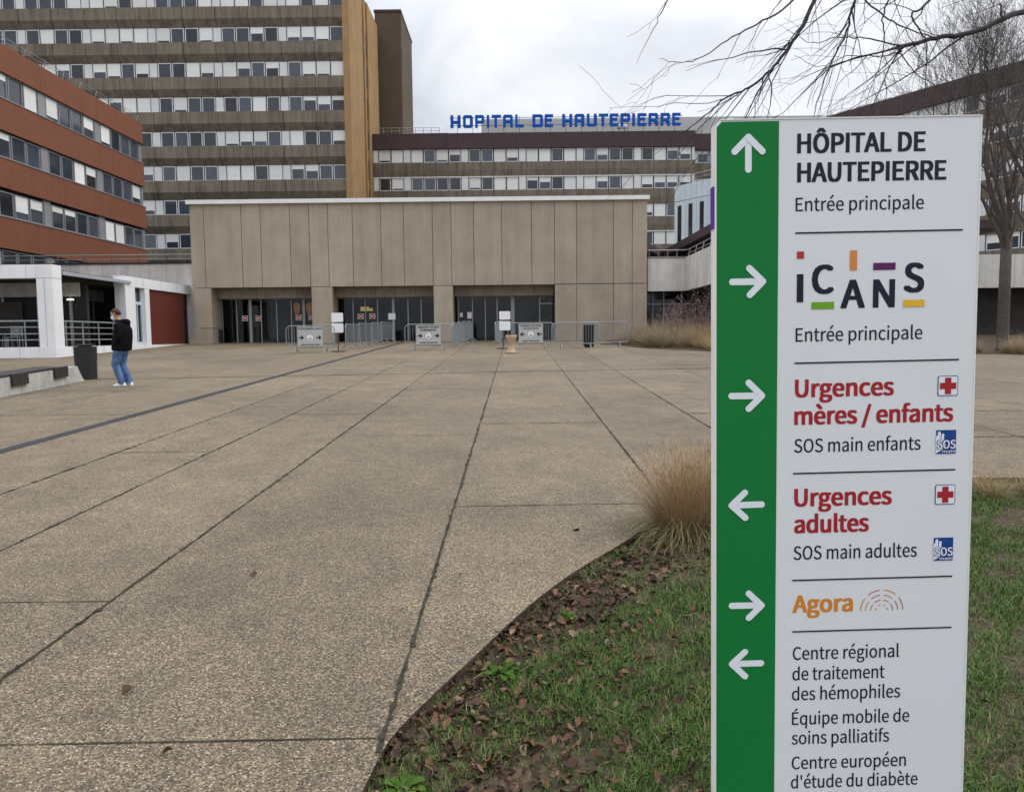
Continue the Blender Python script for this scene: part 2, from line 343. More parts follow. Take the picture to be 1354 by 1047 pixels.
cross = [(-20,-.535,2.47,.009,.02),(-6,-2.38,4.3,.010,0),(-.535,1.3,6.38,.013,.03),(-2.38,-.535,10.1,.006,0),(-.535,1.285,11.1,.014,0.02),(-3.68,-2.38,12.3,.016,0),(-4.83,-3.68,9.05,.012,0),(-6.2,-4.83,14.5,.012,0),
 (-2.38,-.535,16.1,.02,0),(2.72,4.55,14.6,.016,0),(1.285,2.72,14.2,.01,0),(2.72,4.55,17.2,.014,0),(-22,6.4,18.2,.075,.103),(-3.68,-2.38,24.5,.02,0),(-.535,1.285,26.5,.02,0),(1.285,4.55,29.5,.03,0),(4.55,10.6,27.2,.03,0),(-2.38,-.535,31,.02,0),
 (-8.6,-6.3,12.5,.015,0),(-13,-8.6,16.5,.015,0),(-13,-10.9,22,.02,0),(-10.9,-8.6,26,.02,0),(-8.6,-6.3,28.5,.02,0),(4.55,16,22.2,.035,0),(6.4,16,16.2,.025,0),(2.72,16,12,.02,0),(4.55,16,9.6,.018,0)]
for x0, x1, y, wd, tl in cross: joint_x(y, x0, x1, wd, tl)
for x, wd in lanes[4:10]:                  # crumbs of moss and grit swelling out of the near joints
    for i in range(150):
        y = 2.2+rj.random()**1.6*14; a = rj.uniform(.006,.02)*(1 if y < 7 else 1.5)
        if inlawn(x+.03, y): continue
        o = rj.gauss(0,.006); k = rj.randint(5,7); ph = rj.random()*6
        mb.face([gp(x+o+a*rj.uniform(.5,1)*math.cos(ph+6.283*j/k), y+a*rj.uniform(.8,2.2)*math.sin(ph+6.283*j/k), .0055+.00002*i) for j in range(k)])
struct(mb.build('paving_joints', MT['joint']))
# slot drain across the square
dr = thing('drain_channel', 'long dark slotted drain set flush into the paving, running to the entrance', 'drain', (-6.23,7.5,SLOPE*7.5))
mb = MB(); a, b_ = (-6.42, 3.0), (-6.0, 40.5)
def dpt(t, o, dz): return (a[0]+(b_[0]-a[0])*t+o+6.23, a[1]+(b_[1]-a[1])*t-7.5, SLOPE*(a[1]+(b_[1]-a[1])*t)-SLOPE*7.5+dz)
mb.face([dpt(0,-.10,.004), dpt(0,.10,.004), dpt(1,.10,.004), dpt(1,-.10,.004)]); mb.build('channel', MT['bin'], dr)
mb = MB()
for o in (-.075, -.025, .025, .075): mb.face([dpt(0,o-.012,.008), dpt(0,o+.012,.008), dpt(1,o+.012,.008), dpt(1,o-.012,.008)])
mb.build('grate', MT['grate'], dr)

# ================================================================== FACADES
def frame_mesh(W, Hh, bars=True):
    mb = MB(); t = .075
    mb.box(0,t,-.07,0,0,Hh); mb.box(W-t,W,-.07,0,0,Hh); mb.box(t,W-t,-.07,0,0,t); mb.box(t,W-t,-.07,0,Hh-t,Hh)
    return mb
def mesh_of(mb, mats):
    o = mb.build('m', mats); me = o.data; bpy.data.objects.remove(o); return me
class Panels:
    """the white panels between window groups: one part each where the photo shows them"""
    def __init__(s, root, mat, occl): s.root, s.mat, s.occl, s.rest, s.n = root, mat, occl, MB(), 0
    def box(s, *b):
        cs, sn = math.cos(s.root.rotation_euler.z), math.sin(s.root.rotation_euler.z); x, y, z = (b[0]+b[1])/2, b[2], (b[4]+b[5])/2; l = s.root.location
        px, py = proj((l.x+cs*x-sn*y, l.y+sn*x+cs*y, l.z+z))
        if -15 < px < 1369 and -10 < py < 1055 and not s.occl(px, py) and s.n < 95:
            m = MB(); m.box(*b); m.build('infill_panel', s.mat, s.root); s.n += 1
        else: s.rest.box(*b)
    def done(s):
        if s.rest.v: s.rest.build('infill_panel', s.mat, s.root)['kind'] = 'stuff'
class Facade:
    """rows of windows on a wall seen from local -y; parts for the windows the photo shows, one mesh for the rest"""
    def __init__(s, root, seed, W, Hh, quota, occl, fullp=.27, openp=.38, frame='wwhite'):
        s.root, s.W, s.H, s.q, s.occl = root, W, Hh, quota, occl; s.r = random.Random(seed); s.full, s.open = fullp, openp
        s.fm = mesh_of(frame_mesh(W, Hh), MT[frame]); s.fm.name = 'window'
        mb = MB(); t = .075; mb.face([(t,-.02,t),(W-t,-.02,t),(W-t,-.02,Hh-t),(t,-.02,Hh-t)]); s.pm = mesh_of(mb, MT['pane']); s.pm.name = 'pane'
        s.bl = []
        for f in (.25, .4, .55, .7, .85, 1):
            mb = MB(); mb.box(t+.005, W-t-.005, -.055, -.03, t+(Hh-2*t)*(1-f), Hh-t-.002); me = mesh_of(mb, MT['blind']); me.name = 'blind'; s.bl.append((f, me))
        s.wins = []; s.rm = root.rotation_euler.z; s.loc = Vector(root.location)
    def add(s, x, y, z, open_bias=0): s.wins.append((x, y, z, open_bias))
    def finish(s):
        cs, sn = math.cos(s.rm), math.sin(s.rm); sc = []
        for i, (x, y, z, ob) in enumerate(s.wins):
            cx_, cz_ = x+s.W/2, z+s.H/2
            p = Vector((s.loc.x+cs*cx_-sn*y, s.loc.y+sn*cx_+cs*y, s.loc.z+cz_)); px, py = proj(p)
            vis = -25 < px < 1379 and -15 < py < 1060 and not s.occl(px, py)
            sc.append((0 if vis else 1, (p-EYE).length, i))
        sc.sort(); part = {i for k, (v, d, i) in enumerate(sc) if k < s.q and v == 0}
        rest = MB()
        for i, (x, y, z, ob) in enumerate(s.wins):
            u = s.r.random(); t = .075
            b = None
            if u < s.full*(1-ob): b = s.bl[5]
            elif u > s.full*(1-ob)+s.open: b = s.bl[s.r.randrange(5)]
            if i in part:
                wn = inst('window', s.fm, s.root, (x, y, z)); inst('pane', s.pm, wn)
                if b: inst('blind', b[1], wn)
            else:
                W, Hh = s.W, s.H; n = rest
                n.m = 0; n.box(x,x+t,y-.07,y,z,z+Hh); n.box(x+W-t,x+W,y-.07,y,z,z+Hh); n.box(x+t,x+W-t,y-.07,y,z,z+t); n.box(x+t,x+W-t,y-.07,y,z+Hh-t,z+Hh)
                n.m = 1; n.face([(x+t,y-.02,z+t),(x+W-t,y-.02,z+t),(x+W-t,y-.02,z+Hh-t),(x+t,y-.02,z+Hh-t)])
                if b: n.m = 2; n.box(x+t+.005,x+W-t-.005,y-.055,y-.03,z+t+(Hh-2*t)*(1-b[0]),z+Hh-t-.002)
        if rest.v: o = rest.build('window', [s.fm.materials[0], MT['pane'], MT['blind']], s.root); o['kind'] = 'stuff'
def bays(x_right, x_left, pitch, n, panel, first):
    """window left edges and panel spans, laid out from the right end"""
    ws, ps = [], []; x = x_right-first
    ps.append((x, x_right))
    while x > x_left:
        for k in range(n):
            x -= pitch; ws.append(x)
            if x < x_left+pitch: break
        ps.append((x-panel, x)); x -= panel
    return ws, ps
def in_sign(px, py): return 941 < px < 1300 and py > 152
def in_ent(px, py): return 252 < px < 856 and py > 268
def in_red(px, py): return px < 187 and py > 58+.57*px

# ---- the tall tower
TC = PY(459, 100, 76); tX = TC.x
tow = thing('tower_building', 'tall brown concrete hospital tower with rows of white framed windows and an ochre end wall', 'building', (tX, 76, 1.5))
pit = 3.307; zb1 = PY(455, 52.9, 76).z-1.5; WH = 1.44; LEN = 58
fac = Facade(tow, 11, 1.29, WH, 100, lambda x, y: in_ent(x, y) or in_red(x, y) or in_sign(x, y))
zs = [zb1+pit*k for k in range(-7, 2)]
top = zs[-1]+WH+2.2
ws, ps = bays(0, -LEN, 1.40, 4, .80, .32)
mb = MB(); mb.box(-LEN, -.02, .60, 15.8, 0, top-.1); mb.build('core', MT['mull'], tow)
mw = Panels(tow, MT['wpanel'], fac.occl)
def spandrel(mb, x0, x1, z0, z1):       # upright panel above, slanting panel below it
    zm = z0+(z1-z0)*.38
    mb.extr([(0,zm),(0,z1),(.5,z1),(.5,z0),(.45,z0)][::-1], 'x', x0, x1)
px0 = -LEN
for z in zs + [zs[-1]+pit]:
    zt = z-.04; z0 = zt-(pit-WH)+.06
    if z == zs[0]: z0 = 0
    x = 0; mb = MB()
    while x > -LEN:
        xn = max(x-3.19, -LEN); spandrel(mb, xn+.05, x-.0, z0 if z0 > 0 else zt-1.8, zt); x = xn
    mb.build('spandrel_band', MT['brown'], tow)
for z in zs:
    for xw in ws: fac.add(xw+.055, .5, z)
    for (a_, b_) in ps: mw.box(max(a_, -LEN)+.03, b_-.03, .40, .58, z, z+WH-.02)
mw.done()
mb = MB(); mb.box(-LEN, 0, -.02, 15.9, top-.1, top+1.0); mb.build('roof', MT['plum'], tow)
# ochre end wall with two recessed slots
mb = MB(); y1 = 15.9
mb.box(-.35, .30, -.06, 6.7, 0, top+.6); mb.box(-.35, .1, 6.7, 7.6, 0, top+.6); mb.box(-.35, .30, 7.6, 8.3, 0, top+.6); mb.box(-.35, .1, 8.3, 9.6, 0, top+.6); mb.box(-.35, .30, 9.6, y1, 0, top+.6)
mb.build('end_wall', MT['ochre'], tow)
for k, z in enumerate(zs):
    mb = MB(); mb.box(.1, .16, 6.75, 7.55, z-.6, z+1.5); mb.box(.1, .16, 8.35, 9.5, z-1.6, z+.6); mb.build('slot_window', MT['mull'], tow)
fac.finish()
# ---- windowless brown shaft behind the tower
a1, a2 = PY(495, 16, 93), PY(529, 14.5, 93); dY = a2.x/((541.5-682)/1000.)
sh = thing('stair_shaft', 'windowless dark brown ribbed shaft rising behind the low wing', 'building', ((a1.x+a2.x)/2, 93, 1.5))
hx = (a2.x-a1.x)/2; hh = a2.z-1.5; dep = 9.6; mb = MB()
mb.box(-hx, hx, .06, dep, 0, hh-.15)
n = 26
for i in range(n):
    x = -hx+(i+.1)*2*hx/n; mb.box(x, x+1.25*hx/n, -.02, .06, 0, hh-.2)
for i in range(60):
    y = .1+i*(dep-.1)/60; mb.box(hx, hx+.07, y, y+.09, 0, hh-.2)
mb.build('wall', MT['shaft'], sh); mb = MB(); mb.box(-hx-.08, hx+.12, -.1, dep+.1, hh-.15, hh+.12); mb.build('coping', MT['plum'], sh)

# ---- low wing behind the entrance, carrying the letters
YW = 87
lx, rx = tX+.32, PY(919.4, 180, YW).x
wing = thing('hospital_wing', 'low brown hospital wing with a plum fascia under the blue roof letters', 'building', (0, YW, 1.5))
zz = lambda px, py, Y=YW: PY(px, py, Y).z-1.5
zf1, zf0 = zz(700, 175.3), zz(700, 196); zr = []
zwin = [(zz(700,213.2), zz(700,196.4)), (zz(700,250.7), zz(700,234.2)), (zz(905,284.4), zz(905,269.4)), (zz(905,322), zz(905,306.6))]
pit2 = (zwin[0][0]-zwin[3][0])/3; WH2 = 1.42
fac = Facade(wing, 23, 1.29, WH2, 90, lambda x, y: in_ent(x, y) or in_sign(x, y))
ws, ps = bays(rx, lx, 1.42, 4, .82, .35)
mb = MB(); mb.box(lx, rx-.02, .36, 14, 0, zf0+.2); mb.build('core', MT['mull'], wing)
mb = MB(); mb.box(lx, rx, -.05, 14.2, zf0+.02, zf1); mb.build('fascia', MT['plum'], wing)
mw = Panels(wing, MT['wpanel'], fac.occl); hd = MB()
for k in range(6):
    z = zwin[0][0]-pit2*k
    if z < 1: break
    x = rx; mb = MB()
    while x > lx:
        xn = max(x-3.25, lx); mb.extr([(.0,z-.9),(.0,z-.04),(.4,z-.04),(.4,z-(pit2-WH2)+.02),(.12,z-(pit2-WH2)+.02)][::-1], 'x', xn+.03, x); x = xn
    mb.build('spandrel_band', MT['brown'], wing)
    for xw in ws: fac.add(xw+.065, .30, z, .3 if k == 1 else 0)
    for (a_, b_) in ps: mw.box(max(a_, lx)+.03, b_-.03, .14, .34, z, z+WH2)
    if k in (1, 3): hd.box(lx, rx, .1, .28, z+WH2+.005, z+WH2+.09)
mw.done(); hd.build('window_heads', MT['cap'], wing)
fac.finish()
mb = MB(); mb.box(PY(636.5,170,95).x, 40, 8, 13, zf1, PY(700,157.3,95).z-1.5); mb.build('penthouse', MT['pent'], wing)
mb = MB(); mb.box(PY(531,172,90).x, PY(592,172,90).x, 3, 7, zf1, zf1+.85); mb.build('plant_box', MT['pent'], wing)
mb = MB()
for i in range(9): mb.tube([(lx+.3+i*.9, .4, zf1), (lx+.3+i*.9, .4, zf1+.75)], .03, 4)
for h in (.4, .75): mb.tube([(lx+.3, .4, zf1+h), (lx+7.5, .4, zf1+h)], .025, 4)
mb.build('roof_railing', MT['alu'], wing)
for pxx in (819, 826):
    p = PY(pxx, 170, 88); mb = MB(); mb.lathe([(.06,0),(.06,.5),(.28,.55),(.30,.8),(.2,1.02),(.02,1.08)], (p.x, 1, zf1), 12); mb.build('vent_cowl', MT['cap'], wing, smooth=True)
mb = MB(); p = PY(790, 170, 89); q = PY(806, 170, 89); mb.box(p.x, q.x, 2, 3, zf1, zf1+.35); mb.build('skylight', MT['bin'], wing)
# ---- its stepped-back neighbour
Y2 = 90.5
x0, x1 = PY(920.5,180,Y2).x, 29.6
w2 = thing('rear_wing', 'stepped back narrow wing with plum fascia just left of the big sign', 'building', (0, Y2, 1.5))
f1, f0 = PY(930,177,Y2).z-1.5, PY(930,198.5,Y2).z-1.5
fac = Facade(w2, 5, 1.29, WH2, 30, in_sign)
mb = MB(); mb.box(x0-1.5, x1+2, .35, 12, 0, f0+.2); mb.build('core', MT['mull'], w2); mb = MB(); mb.box(x0-1.5, x1+2, -.05, 12.2, f0, f1); mb.build('fascia', MT['plum'], w2)
ws, ps = bays(x1+1.5, x0, 1.42, 4, .82, .2); mw = Panels(w2, MT['wpanel'], fac.occl)
for k in range(6):
    z = f0-WH2-.05-pit2*k
    if z < 1: break
    mb = MB(); mb.box(x0-1.5, x1+2, 0, .4, z-(pit2-WH2)+.02, z-.04); mb.build('spandrel_band', MT['brown'], w2)
    for xw in ws: fac.add(xw+.03, .3, z)
    for (a_, b_) in ps: mw.box(a_+.03, b_-.03, .14, .34, z, z+WH2)
mw.done(); fac.finish()

# ---- right-hand wing, swung by thirty degrees
zt = PY(919, 173, YW).z
A_, B_ = PZ(1354, 79.5, zt), PZ(1090, 155.5, zt)
d = (A_-B_); d.z = 0; ang = math.atan2(d.y, d.x); ln = d.length
org = B_ - d.normalized()*7.0
rw = thing('right_wing', 'brown hospital wing running in at a slant behind the bare trees on the right', 'building', (org.x, org.y, 1.5), ang)
LN = 62; zt -= 1.5; fh = zf1-zf0
fac = Facade(rw, 31, 1.29, WH2, 80, in_sign)
mb = MB(); mb.box(0, LN, .36, 16, 0, zt-.2); mb.build('core', MT['mull'], rw); mb = MB(); mb.box(0, LN, -.05, 16.2, zt-fh, zt); mb.build('fascia', MT['plum'], rw)
ws, ps = bays(LN, 0, 1.42, 4, .82, .2); mw = Panels(rw, MT['wpanel'], fac.occl)
for k in range(6):
    z = zt-fh-WH2-.06-pit2*k
    if z < 1: break
    x = LN; mb = MB()
    while x > 0:
        xn = max(x-3.25, 0); mb.extr([(.0,z-.9),(.0,z-.04),(.4,z-.04),(.4,z-(pit2-WH2)+.02),(.12,z-(pit2-WH2)+.02)][::-1], 'x', xn+.03, x); x = xn
    mb.build('spandrel_band', MT['brown'], rw)
    for xw in ws: fac.add(xw+.065, .3, z)
    for (a_, b_) in ps: mw.box(max(a_, 0)+.03, b_-.03, .14, .34, z, z+WH2)
mw.done(); fac.finish()
mb = MB(); 
for i in range(8): mb.box(1+i*2.2, 2.4+i*2.2, 1.2, 2.6, zt, zt+.55)
mb.build('roof_vents', MT['cap'], rw)

# ---- red building on the left, its front running along the square
pR = PY(187, 164, 59.7); XR = pR.x
red = thing('red_building', 'terracotta clad office block with long window bands on the left of the square', 'building', (XR, 59.7, 1.5), R(90))
rz = lambda py: PY(187, py, 59.7).z-1.5
# local x runs along +Y, its right end at 0
LNR = 34
bands = [(rz(191),rz(164)), (rz(247.6),rz(217)), (rz(303),rz(274.5)), (rz(347),rz(330.5)-.05), ]
fac = Facade(red, 41, 1.26, 1.42, 70, lambda x, y: y > 345, fullp=.12, openp=.55, frame='alu')
mb = MB(); mb.box(-LNR, -.05, .3, 14, 0, bands[0][0]+.2); mb.build('core', MT['mull'], red)
gaps = []
for i, (z0, z1) in enumerate(bands):
    if i == 3: z0 = z1-1.75
    x = 0; mb = MB()
    while x > -LNR:
        xn = max(x-6.3, -LNR); mb.box(xn+.012, x, -.03, .34, z0, z1); x = xn
    mb.build('cladding_band', MT['red'], red)
    gaps.append((z0, z1))
mb = MB(); mb.box(-LNR, 0, .341, 14.1, bands[0][0]+.3, bands[0][1]-.02); mb.build('roof', MT['roof'], red)
wr = Panels(red, MT['alu'], fac.occl); ws, ps = bays(0, -LNR, 1.36, 4, .75, .35); sl_ = MB()
tops = [gaps[i][0] for i in range(4)]
for i in range(4):
    zt_ = tops[i]; zb_ = gaps[i+1][1] if i < 3 else zt_-1.55
    hgt = zt_-zb_
    for xw in ws: fac.add(xw+.04, .20, zb_+.06)
    for (a_, b_) in ps: wr.box(max(a_, -LNR)+.02, b_-.02, .12, .29, zb_+.03, zt_-.03)
    sl_.box(-LNR, 0, -.07, .3, zb_-.0, zb_+.045)
wr.done(); sl_.build('sills', MT['alu'], red); fac.finish()
mb = MB(); zt_ = bands[0][1]
for i in range(18):
    x = -.4-i*1.9; mb.tube([(x, .25, zt_-.05), (x, .05, zt_+.55)], .035, 4)
for h in (.3, .52): mb.tube([(0, .1, zt_+h), (-LNR, .1, zt_+h)], .02, 4)
mb.build('roof_railing', MT['alu'], red)
# ================================================================== ENTRANCE HALL
YE = 41.0; zg = SLOPE*YE
ent = thing('entrance_hall', 'taupe concrete entrance hall with a white coping and three glazed doorways', 'building', (-5, YE, zg))
ex = lambda px, py=330: PY(px, py, YE).x+5
ez = lambda px, py: PY(px, py, YE).z-zg
xl, xr_ = ex(250.5, 290), ex(856, 290)
zc1, zc0 = ez(550, 262.0), ez(550, 267.6); zo = ez(507, 378.2)
jt = [xl]+[ex(p, 275) for p in (268.4,318,343.5,382.3,407.8,432.6,465.2,502.8,533,571.2,596,625.8,663,702.6,733,762.3,811.3,836.1)]+[xr_]
mb = MB(); g = .016
for a, b_ in zip(jt[:-1], jt[1:]):
    if a >= ex(732, 275)-.05: continue
    mb.box(a+g, b_-g, 0, .3, zo, zc0)
jr = [j for j in jt if j >= ex(732, 275)-.05]
for a, b_ in zip(jr[:-1], jr[1:]):
    mb.box(a+g, b_-g, 0, .3, zo+.02, zc0); mb.box(a+g, b_-g, 0, .3, -.2, zo-.02)
mb.build('upper_wall_panels', MT['conc'], ent)
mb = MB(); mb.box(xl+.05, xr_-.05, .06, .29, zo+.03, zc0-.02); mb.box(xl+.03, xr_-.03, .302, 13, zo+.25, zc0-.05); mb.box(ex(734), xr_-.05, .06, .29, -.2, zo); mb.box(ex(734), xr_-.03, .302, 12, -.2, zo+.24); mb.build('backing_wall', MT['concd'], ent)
mb = MB(); mb.box(xl-.12, xr_+.10, -.16, 13.1, zc0+.004, zc1); mb.build('coping', MT['cap'], ent)
# piers
op = [(280.5,413),(440.3,574),(599.3,733)]
px_ = [(ex(257.5,420), ex(280.5,420)), (ex(413,420), ex(440.3,420)), (ex(574,420), ex(599.3,420))]
for i, (a, b_) in enumerate(px_):
    mb = MB()
    if i == 0:
        mb.box(a, b_, 0, 1.3, .86, zo-.025)
        prof = [(a-.34,-.2),(b_,-.2),(b_,.83),(a,.83),(a-.02,.6),(a-.07,.4),(a-.16,.22),(a-.30,.06)]
        mb.extr(prof[::-1], 'y', -.01, 1.3)
    else: mb.box(a, b_, 0, 1.3, -.2, zo-.025)
    mb.build('pier', MT['conc'], ent)
mulls = [[(294,.10),(313.7,.05),(331.8,.16),(346,.05),(366.7,.05),(386,.05),(402.3,.14)], [(446.8,.06),(467.5,.05),(483.7,.05),(499.8,.05),(520.5,.14),(540,.06),(557.4,.06)], [(606.7,.05),(625,.05),(641.8,.05),(657.5,.06),(678,.2),(713.6,.06)]]
YG = 42.4
for i, (pa, pb) in enumerate(op):
    a, b_ = ex(pa, 400)-.01, ex(pb, 400)+.01
    mb = MB(); n = 5
    for k in range(n):
        q = a+(b_-a)*k/n; mb.box(q+.008, a+(b_-a)*(k+1)/n-.008, .75, .95, zo-.55, zo+.2)
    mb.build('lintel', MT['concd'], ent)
    gx = lambda p: PY(p, 420, YG).x+5
    a2, b2 = a+.004, b_-.004
    dw = thing('glazed_doorway', None, None); dw.parent = ent; 
    mb = MB(); mb.face([(a2,1.4,0.02),(b2,1.4,0.02),(b2,1.4,zo+.2),(a2,1.4,zo+.2)]); mb.build('pane', MT['glassd'], dw)
    mb = MB()
    for (p, wd) in mulls[i]:
        x = gx(p); mb.box(x-wd/2, x+wd/2, 1.33, 1.46, .03, zo-.5)
    mb.box(a2, b2, 1.32, 1.47, -.1, .03); mb.box(a2, b2, 1.32, 1.47, zo-.58, zo-.5)
    if i == 2: mb.box(gx(713.6)+.03, b2, 1.34, 1.45, zo-1.0, zo-.93)
    mb.build('door_frame', MT['alu'], dw)
    if i == 0: mb = MB(); mb.box(a2, gx(294), 1.25, 1.31, .0, zo-.5); mb.build('side_panel', MT['innerl'], dw)
    # no-entry stickers and notices on the glass
    st = [[(324,421),(342,421),(395,420),(412,420)], [(477,418.5),(492.5,418)], []][i]
    for (sx, sy) in st:
        p = PY(sx, sy, YG-.08); x, z = p.x+5, p.z-zg
        if x > b2-.1: continue
        s_ = MB(); s_.box(x-.17, x+.17, 1.30, 1.315, z-.15, z+.15); so = s_.build('no_entry_sticker', MT['board'], dw)
    for (sx, sy) in st:
        p = PY(sx, sy, YG-.08); x, z = p.x+5, p.z-zg
        if x > b2-.1: continue
    if st:
        s_ = MB(); s2 = MB()
        for (sx, sy) in st:
            p = PY(sx, sy, YG-.08); x, z = p.x+5, p.z-zg
            if x > b2-.1: continue
            s_.extr([(x+.125*math.cos(t*math.pi/8), z+.125*math.sin(t*math.pi/8)) for t in range(16)], 'y', 1.29, 1.299)
            s2.box(x-.085, x+.085, 1.28, 1.289, z-.025, z+.025)
        s_.build('no_entry_disc', MT['lred'], dw); s2.build('no_entry_bar', MT['paper'], dw)
    if i == 2:
        s_ = MB()
        for (sx, sy, ww, hh_) in ((610,416.5,.15,.24),(620.8,417,.24,.36)):
            p = PY(sx, sy, YG-.1); s_.box(p.x+5-ww/2, p.x+5+ww/2, 1.28, 1.3, p.z-zg-hh_/2, p.z-zg+hh_/2)
        s_.build('paper_notice', MT['paper'], dw)
    if i == 1:
        s_ = MB(); p = PY(518.5, 418.5, YG-.1); s_.box(p.x+5-.2, p.x+5+.2, 1.22, 1.24, p.z-zg-.18, p.z-zg+.18); s_.build('paper_notice', MT['paper'], dw)
# interior
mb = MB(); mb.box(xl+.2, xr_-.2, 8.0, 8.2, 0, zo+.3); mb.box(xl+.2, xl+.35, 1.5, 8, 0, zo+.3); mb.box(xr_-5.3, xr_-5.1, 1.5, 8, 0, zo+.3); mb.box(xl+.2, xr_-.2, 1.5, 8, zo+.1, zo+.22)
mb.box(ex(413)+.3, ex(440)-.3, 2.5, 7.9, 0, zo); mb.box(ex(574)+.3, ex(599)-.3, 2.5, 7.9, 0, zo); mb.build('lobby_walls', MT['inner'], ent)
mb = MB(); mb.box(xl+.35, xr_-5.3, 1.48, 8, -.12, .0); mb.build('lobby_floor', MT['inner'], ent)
mb = MB(); p = PY(676, 420, 44); mb.box(p.x+5, p.x+8.2, 3.0, 3.1, 0, 2.2); mb.box(ex(318), ex(345), 4.5, 4.6, 0, 2.5); mb.build('inner_partition', MT['innerl'], ent)
WARM = glow('orange_glow', (.7, .27, .08), .22); WARM2 = glow('warm_sign', (.9, .60, .2), .6)
for sx, sy in ((392.5,407.5),(409,407.5)):  # added glowing shapes for the orange patches in the glass, not known lamps
    p = PY(sx, sy, 43.5); la = thing('added_glow', 'added glowing orange lamp behind the left doorway glass, ' + ('nearer the dark door post' if sx < 400 else 'half hidden by the first pier'), 'patch', (p.x, 43.5, p.z-.5), 0, 'added orange glows in the lobby')
    mb = MB(); mb.lathe([(.05,.15),(.13,.2),(.17,.4),(.19,.6),(.15,.75),(.06,.8)], (0,0,0), 14); mb.build('glow_body', WARM, la, smooth=True); mb = MB(); mb.tube([(0,0,1.0),(0,0,1.3)], .015, 6); mb.build('glow_rod', MT['bin'], la)
p = PY(485, 408.5, 43.6); mb = MB(); mb.box(-.36,.12,0,.05,-.12,.12); mb.box(.14,.34,0,.05,-.12,.04); o = mb.build('lobby_panel_light', WARM2); o.location = (p.x, 43.6, p.z); tag(o, 'small yellow lit panel inside the middle doorway', 'light')
# ================================================================== TERRACES
tl = thing('terrace_wall', 'pale grey board-marked terrace wall with a railing, left of the entrance hall', 'wall', (-22, 42.0, zg))
zt1 = PY(160, 349.5, 42.0).z-zg; x0, x1 = -48+22, -17.45+22; mb = MB(); x = x1
while x > x0: mb.box(max(x-1.75,x0)+.008, x-.008, 0, .3, -.3, zt1); x -= 1.75
mb.build('wall_panels', MT['grey'], tl)
mb = MB(); mb.box(x0, x1, -.06, .5, zt1+.002, zt1+.08); mb.box(x0, x1, .31, 34.5, zt1-.4, zt1-.1); mb.build('terrace_deck', MT['bin'], tl)
mb = MB(); x = x1-.3
while x > x0: mb.tube([(x-.10, .25, zt1+.05), (x+.12, .02, zt1+.52)], .035, 5); x -= 1.5
mb.tube([(x0, .02, zt1+.5), (x1, .02, zt1+.5)], .025, 5); mb.tube([(x0, .12, zt1+.28), (x1, .12, zt1+.28)], .02, 5)
mb.build('railing', MT['alu'], tl)
tr = thing('terrace_block', 'weathered pale concrete upper wall over a dark glazed recess, right of the entrance hall', 'building', (9.3, 41.3, zg))
xa = PY(856.5, 360, 41.3).x-9.3; xb = PY(905.6, 360, 41.3).x-9.3; zt2 = PY(880, 341, 41.3).z-zg; zb2 = PY(880, 385, 41.3).z-zg
mb = MB(); mb.box(xa, xb, 0, .3, zb2, zt2)
y = 0
while y > -7.2: mb.box(xb+.004, xb+.3, y-1.45, y-.016, zb2, zt2); y -= 1.45
ye = y; xe = xb+8.5
x = xb+.31
while x < xe: mb.box(x+.008, min(x+1.7, xe)-.008, ye-.01, ye+.29, zb2, zt2); x += 1.7
mb.box(xe-.3, xe, ye+.3, -.01, zb2, zt2)
x = xe+.01
while x < 42: mb.box(x+.008, x+2.3, 0, .3, zb2, zt2); x += 2.31
mb.build('wall_panels', MT['grey'], tr)
mb = MB(); mb.box(xa, xb+.2, .31, 36, zt2-.5, zt2-.1); mb.box(xb+.31, xe-.31, ye+.3, 36, zt2-.51, zt2-.11); mb.box(xe, 42, .31, 36, zt2-.52, zt2-.12)
mb.box(xa, xb+.3, -.04, .34, zt2+.002, zt2+.07); mb.build('terrace_deck', MT['roof'], tr)
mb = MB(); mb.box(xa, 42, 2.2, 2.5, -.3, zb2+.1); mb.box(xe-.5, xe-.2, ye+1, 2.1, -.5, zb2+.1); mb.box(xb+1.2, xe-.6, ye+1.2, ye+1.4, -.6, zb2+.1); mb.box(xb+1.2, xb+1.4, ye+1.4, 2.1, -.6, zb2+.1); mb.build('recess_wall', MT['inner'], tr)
mb = MB()
for x in (xa+.4, xa+1.0, xa+2.0): mb.box(x, x+.07, .9, 1.0, 0, zb2+.1)
mb.box(xa, xb+1.2, .88, .98, 1.9, 1.98); mb.build('window_frame', MT['alu'], tr)
mb = MB(); mb.face([(xa,1.05,0),(xb+1.2,1.05,0),(xb+1.2,1.05,zb2+.05),(xa,1.05,zb2+.05)]); mb.build('window_pane', MT['glassd'], tr)
mb = MB()
for i in range(6):
    x = xa+.1+i*.5; 
    if x < xb: mb.tube([(x, .15, zt2+.05), (x, .15, zt2+.42)], .025, 4)
mb.tube([(xa, .15, zt2+.42), (xb-.1, .15, zt2+.42), (xb+.15, 0, zt2+.42), (xb+.15, ye, zt2+.42)], .03, 5); mb.tube([(xb+.15, 0, zt2+.2), (xb+.15, ye, zt2+.2)], .02, 5)
y = -.6
while y > ye: mb.tube([(xb+.05, y, zt2), (xb+.15, y, zt2+.42)], .03, 4); y -= 1.5
mb.build('railing', MT['alu'], tr)
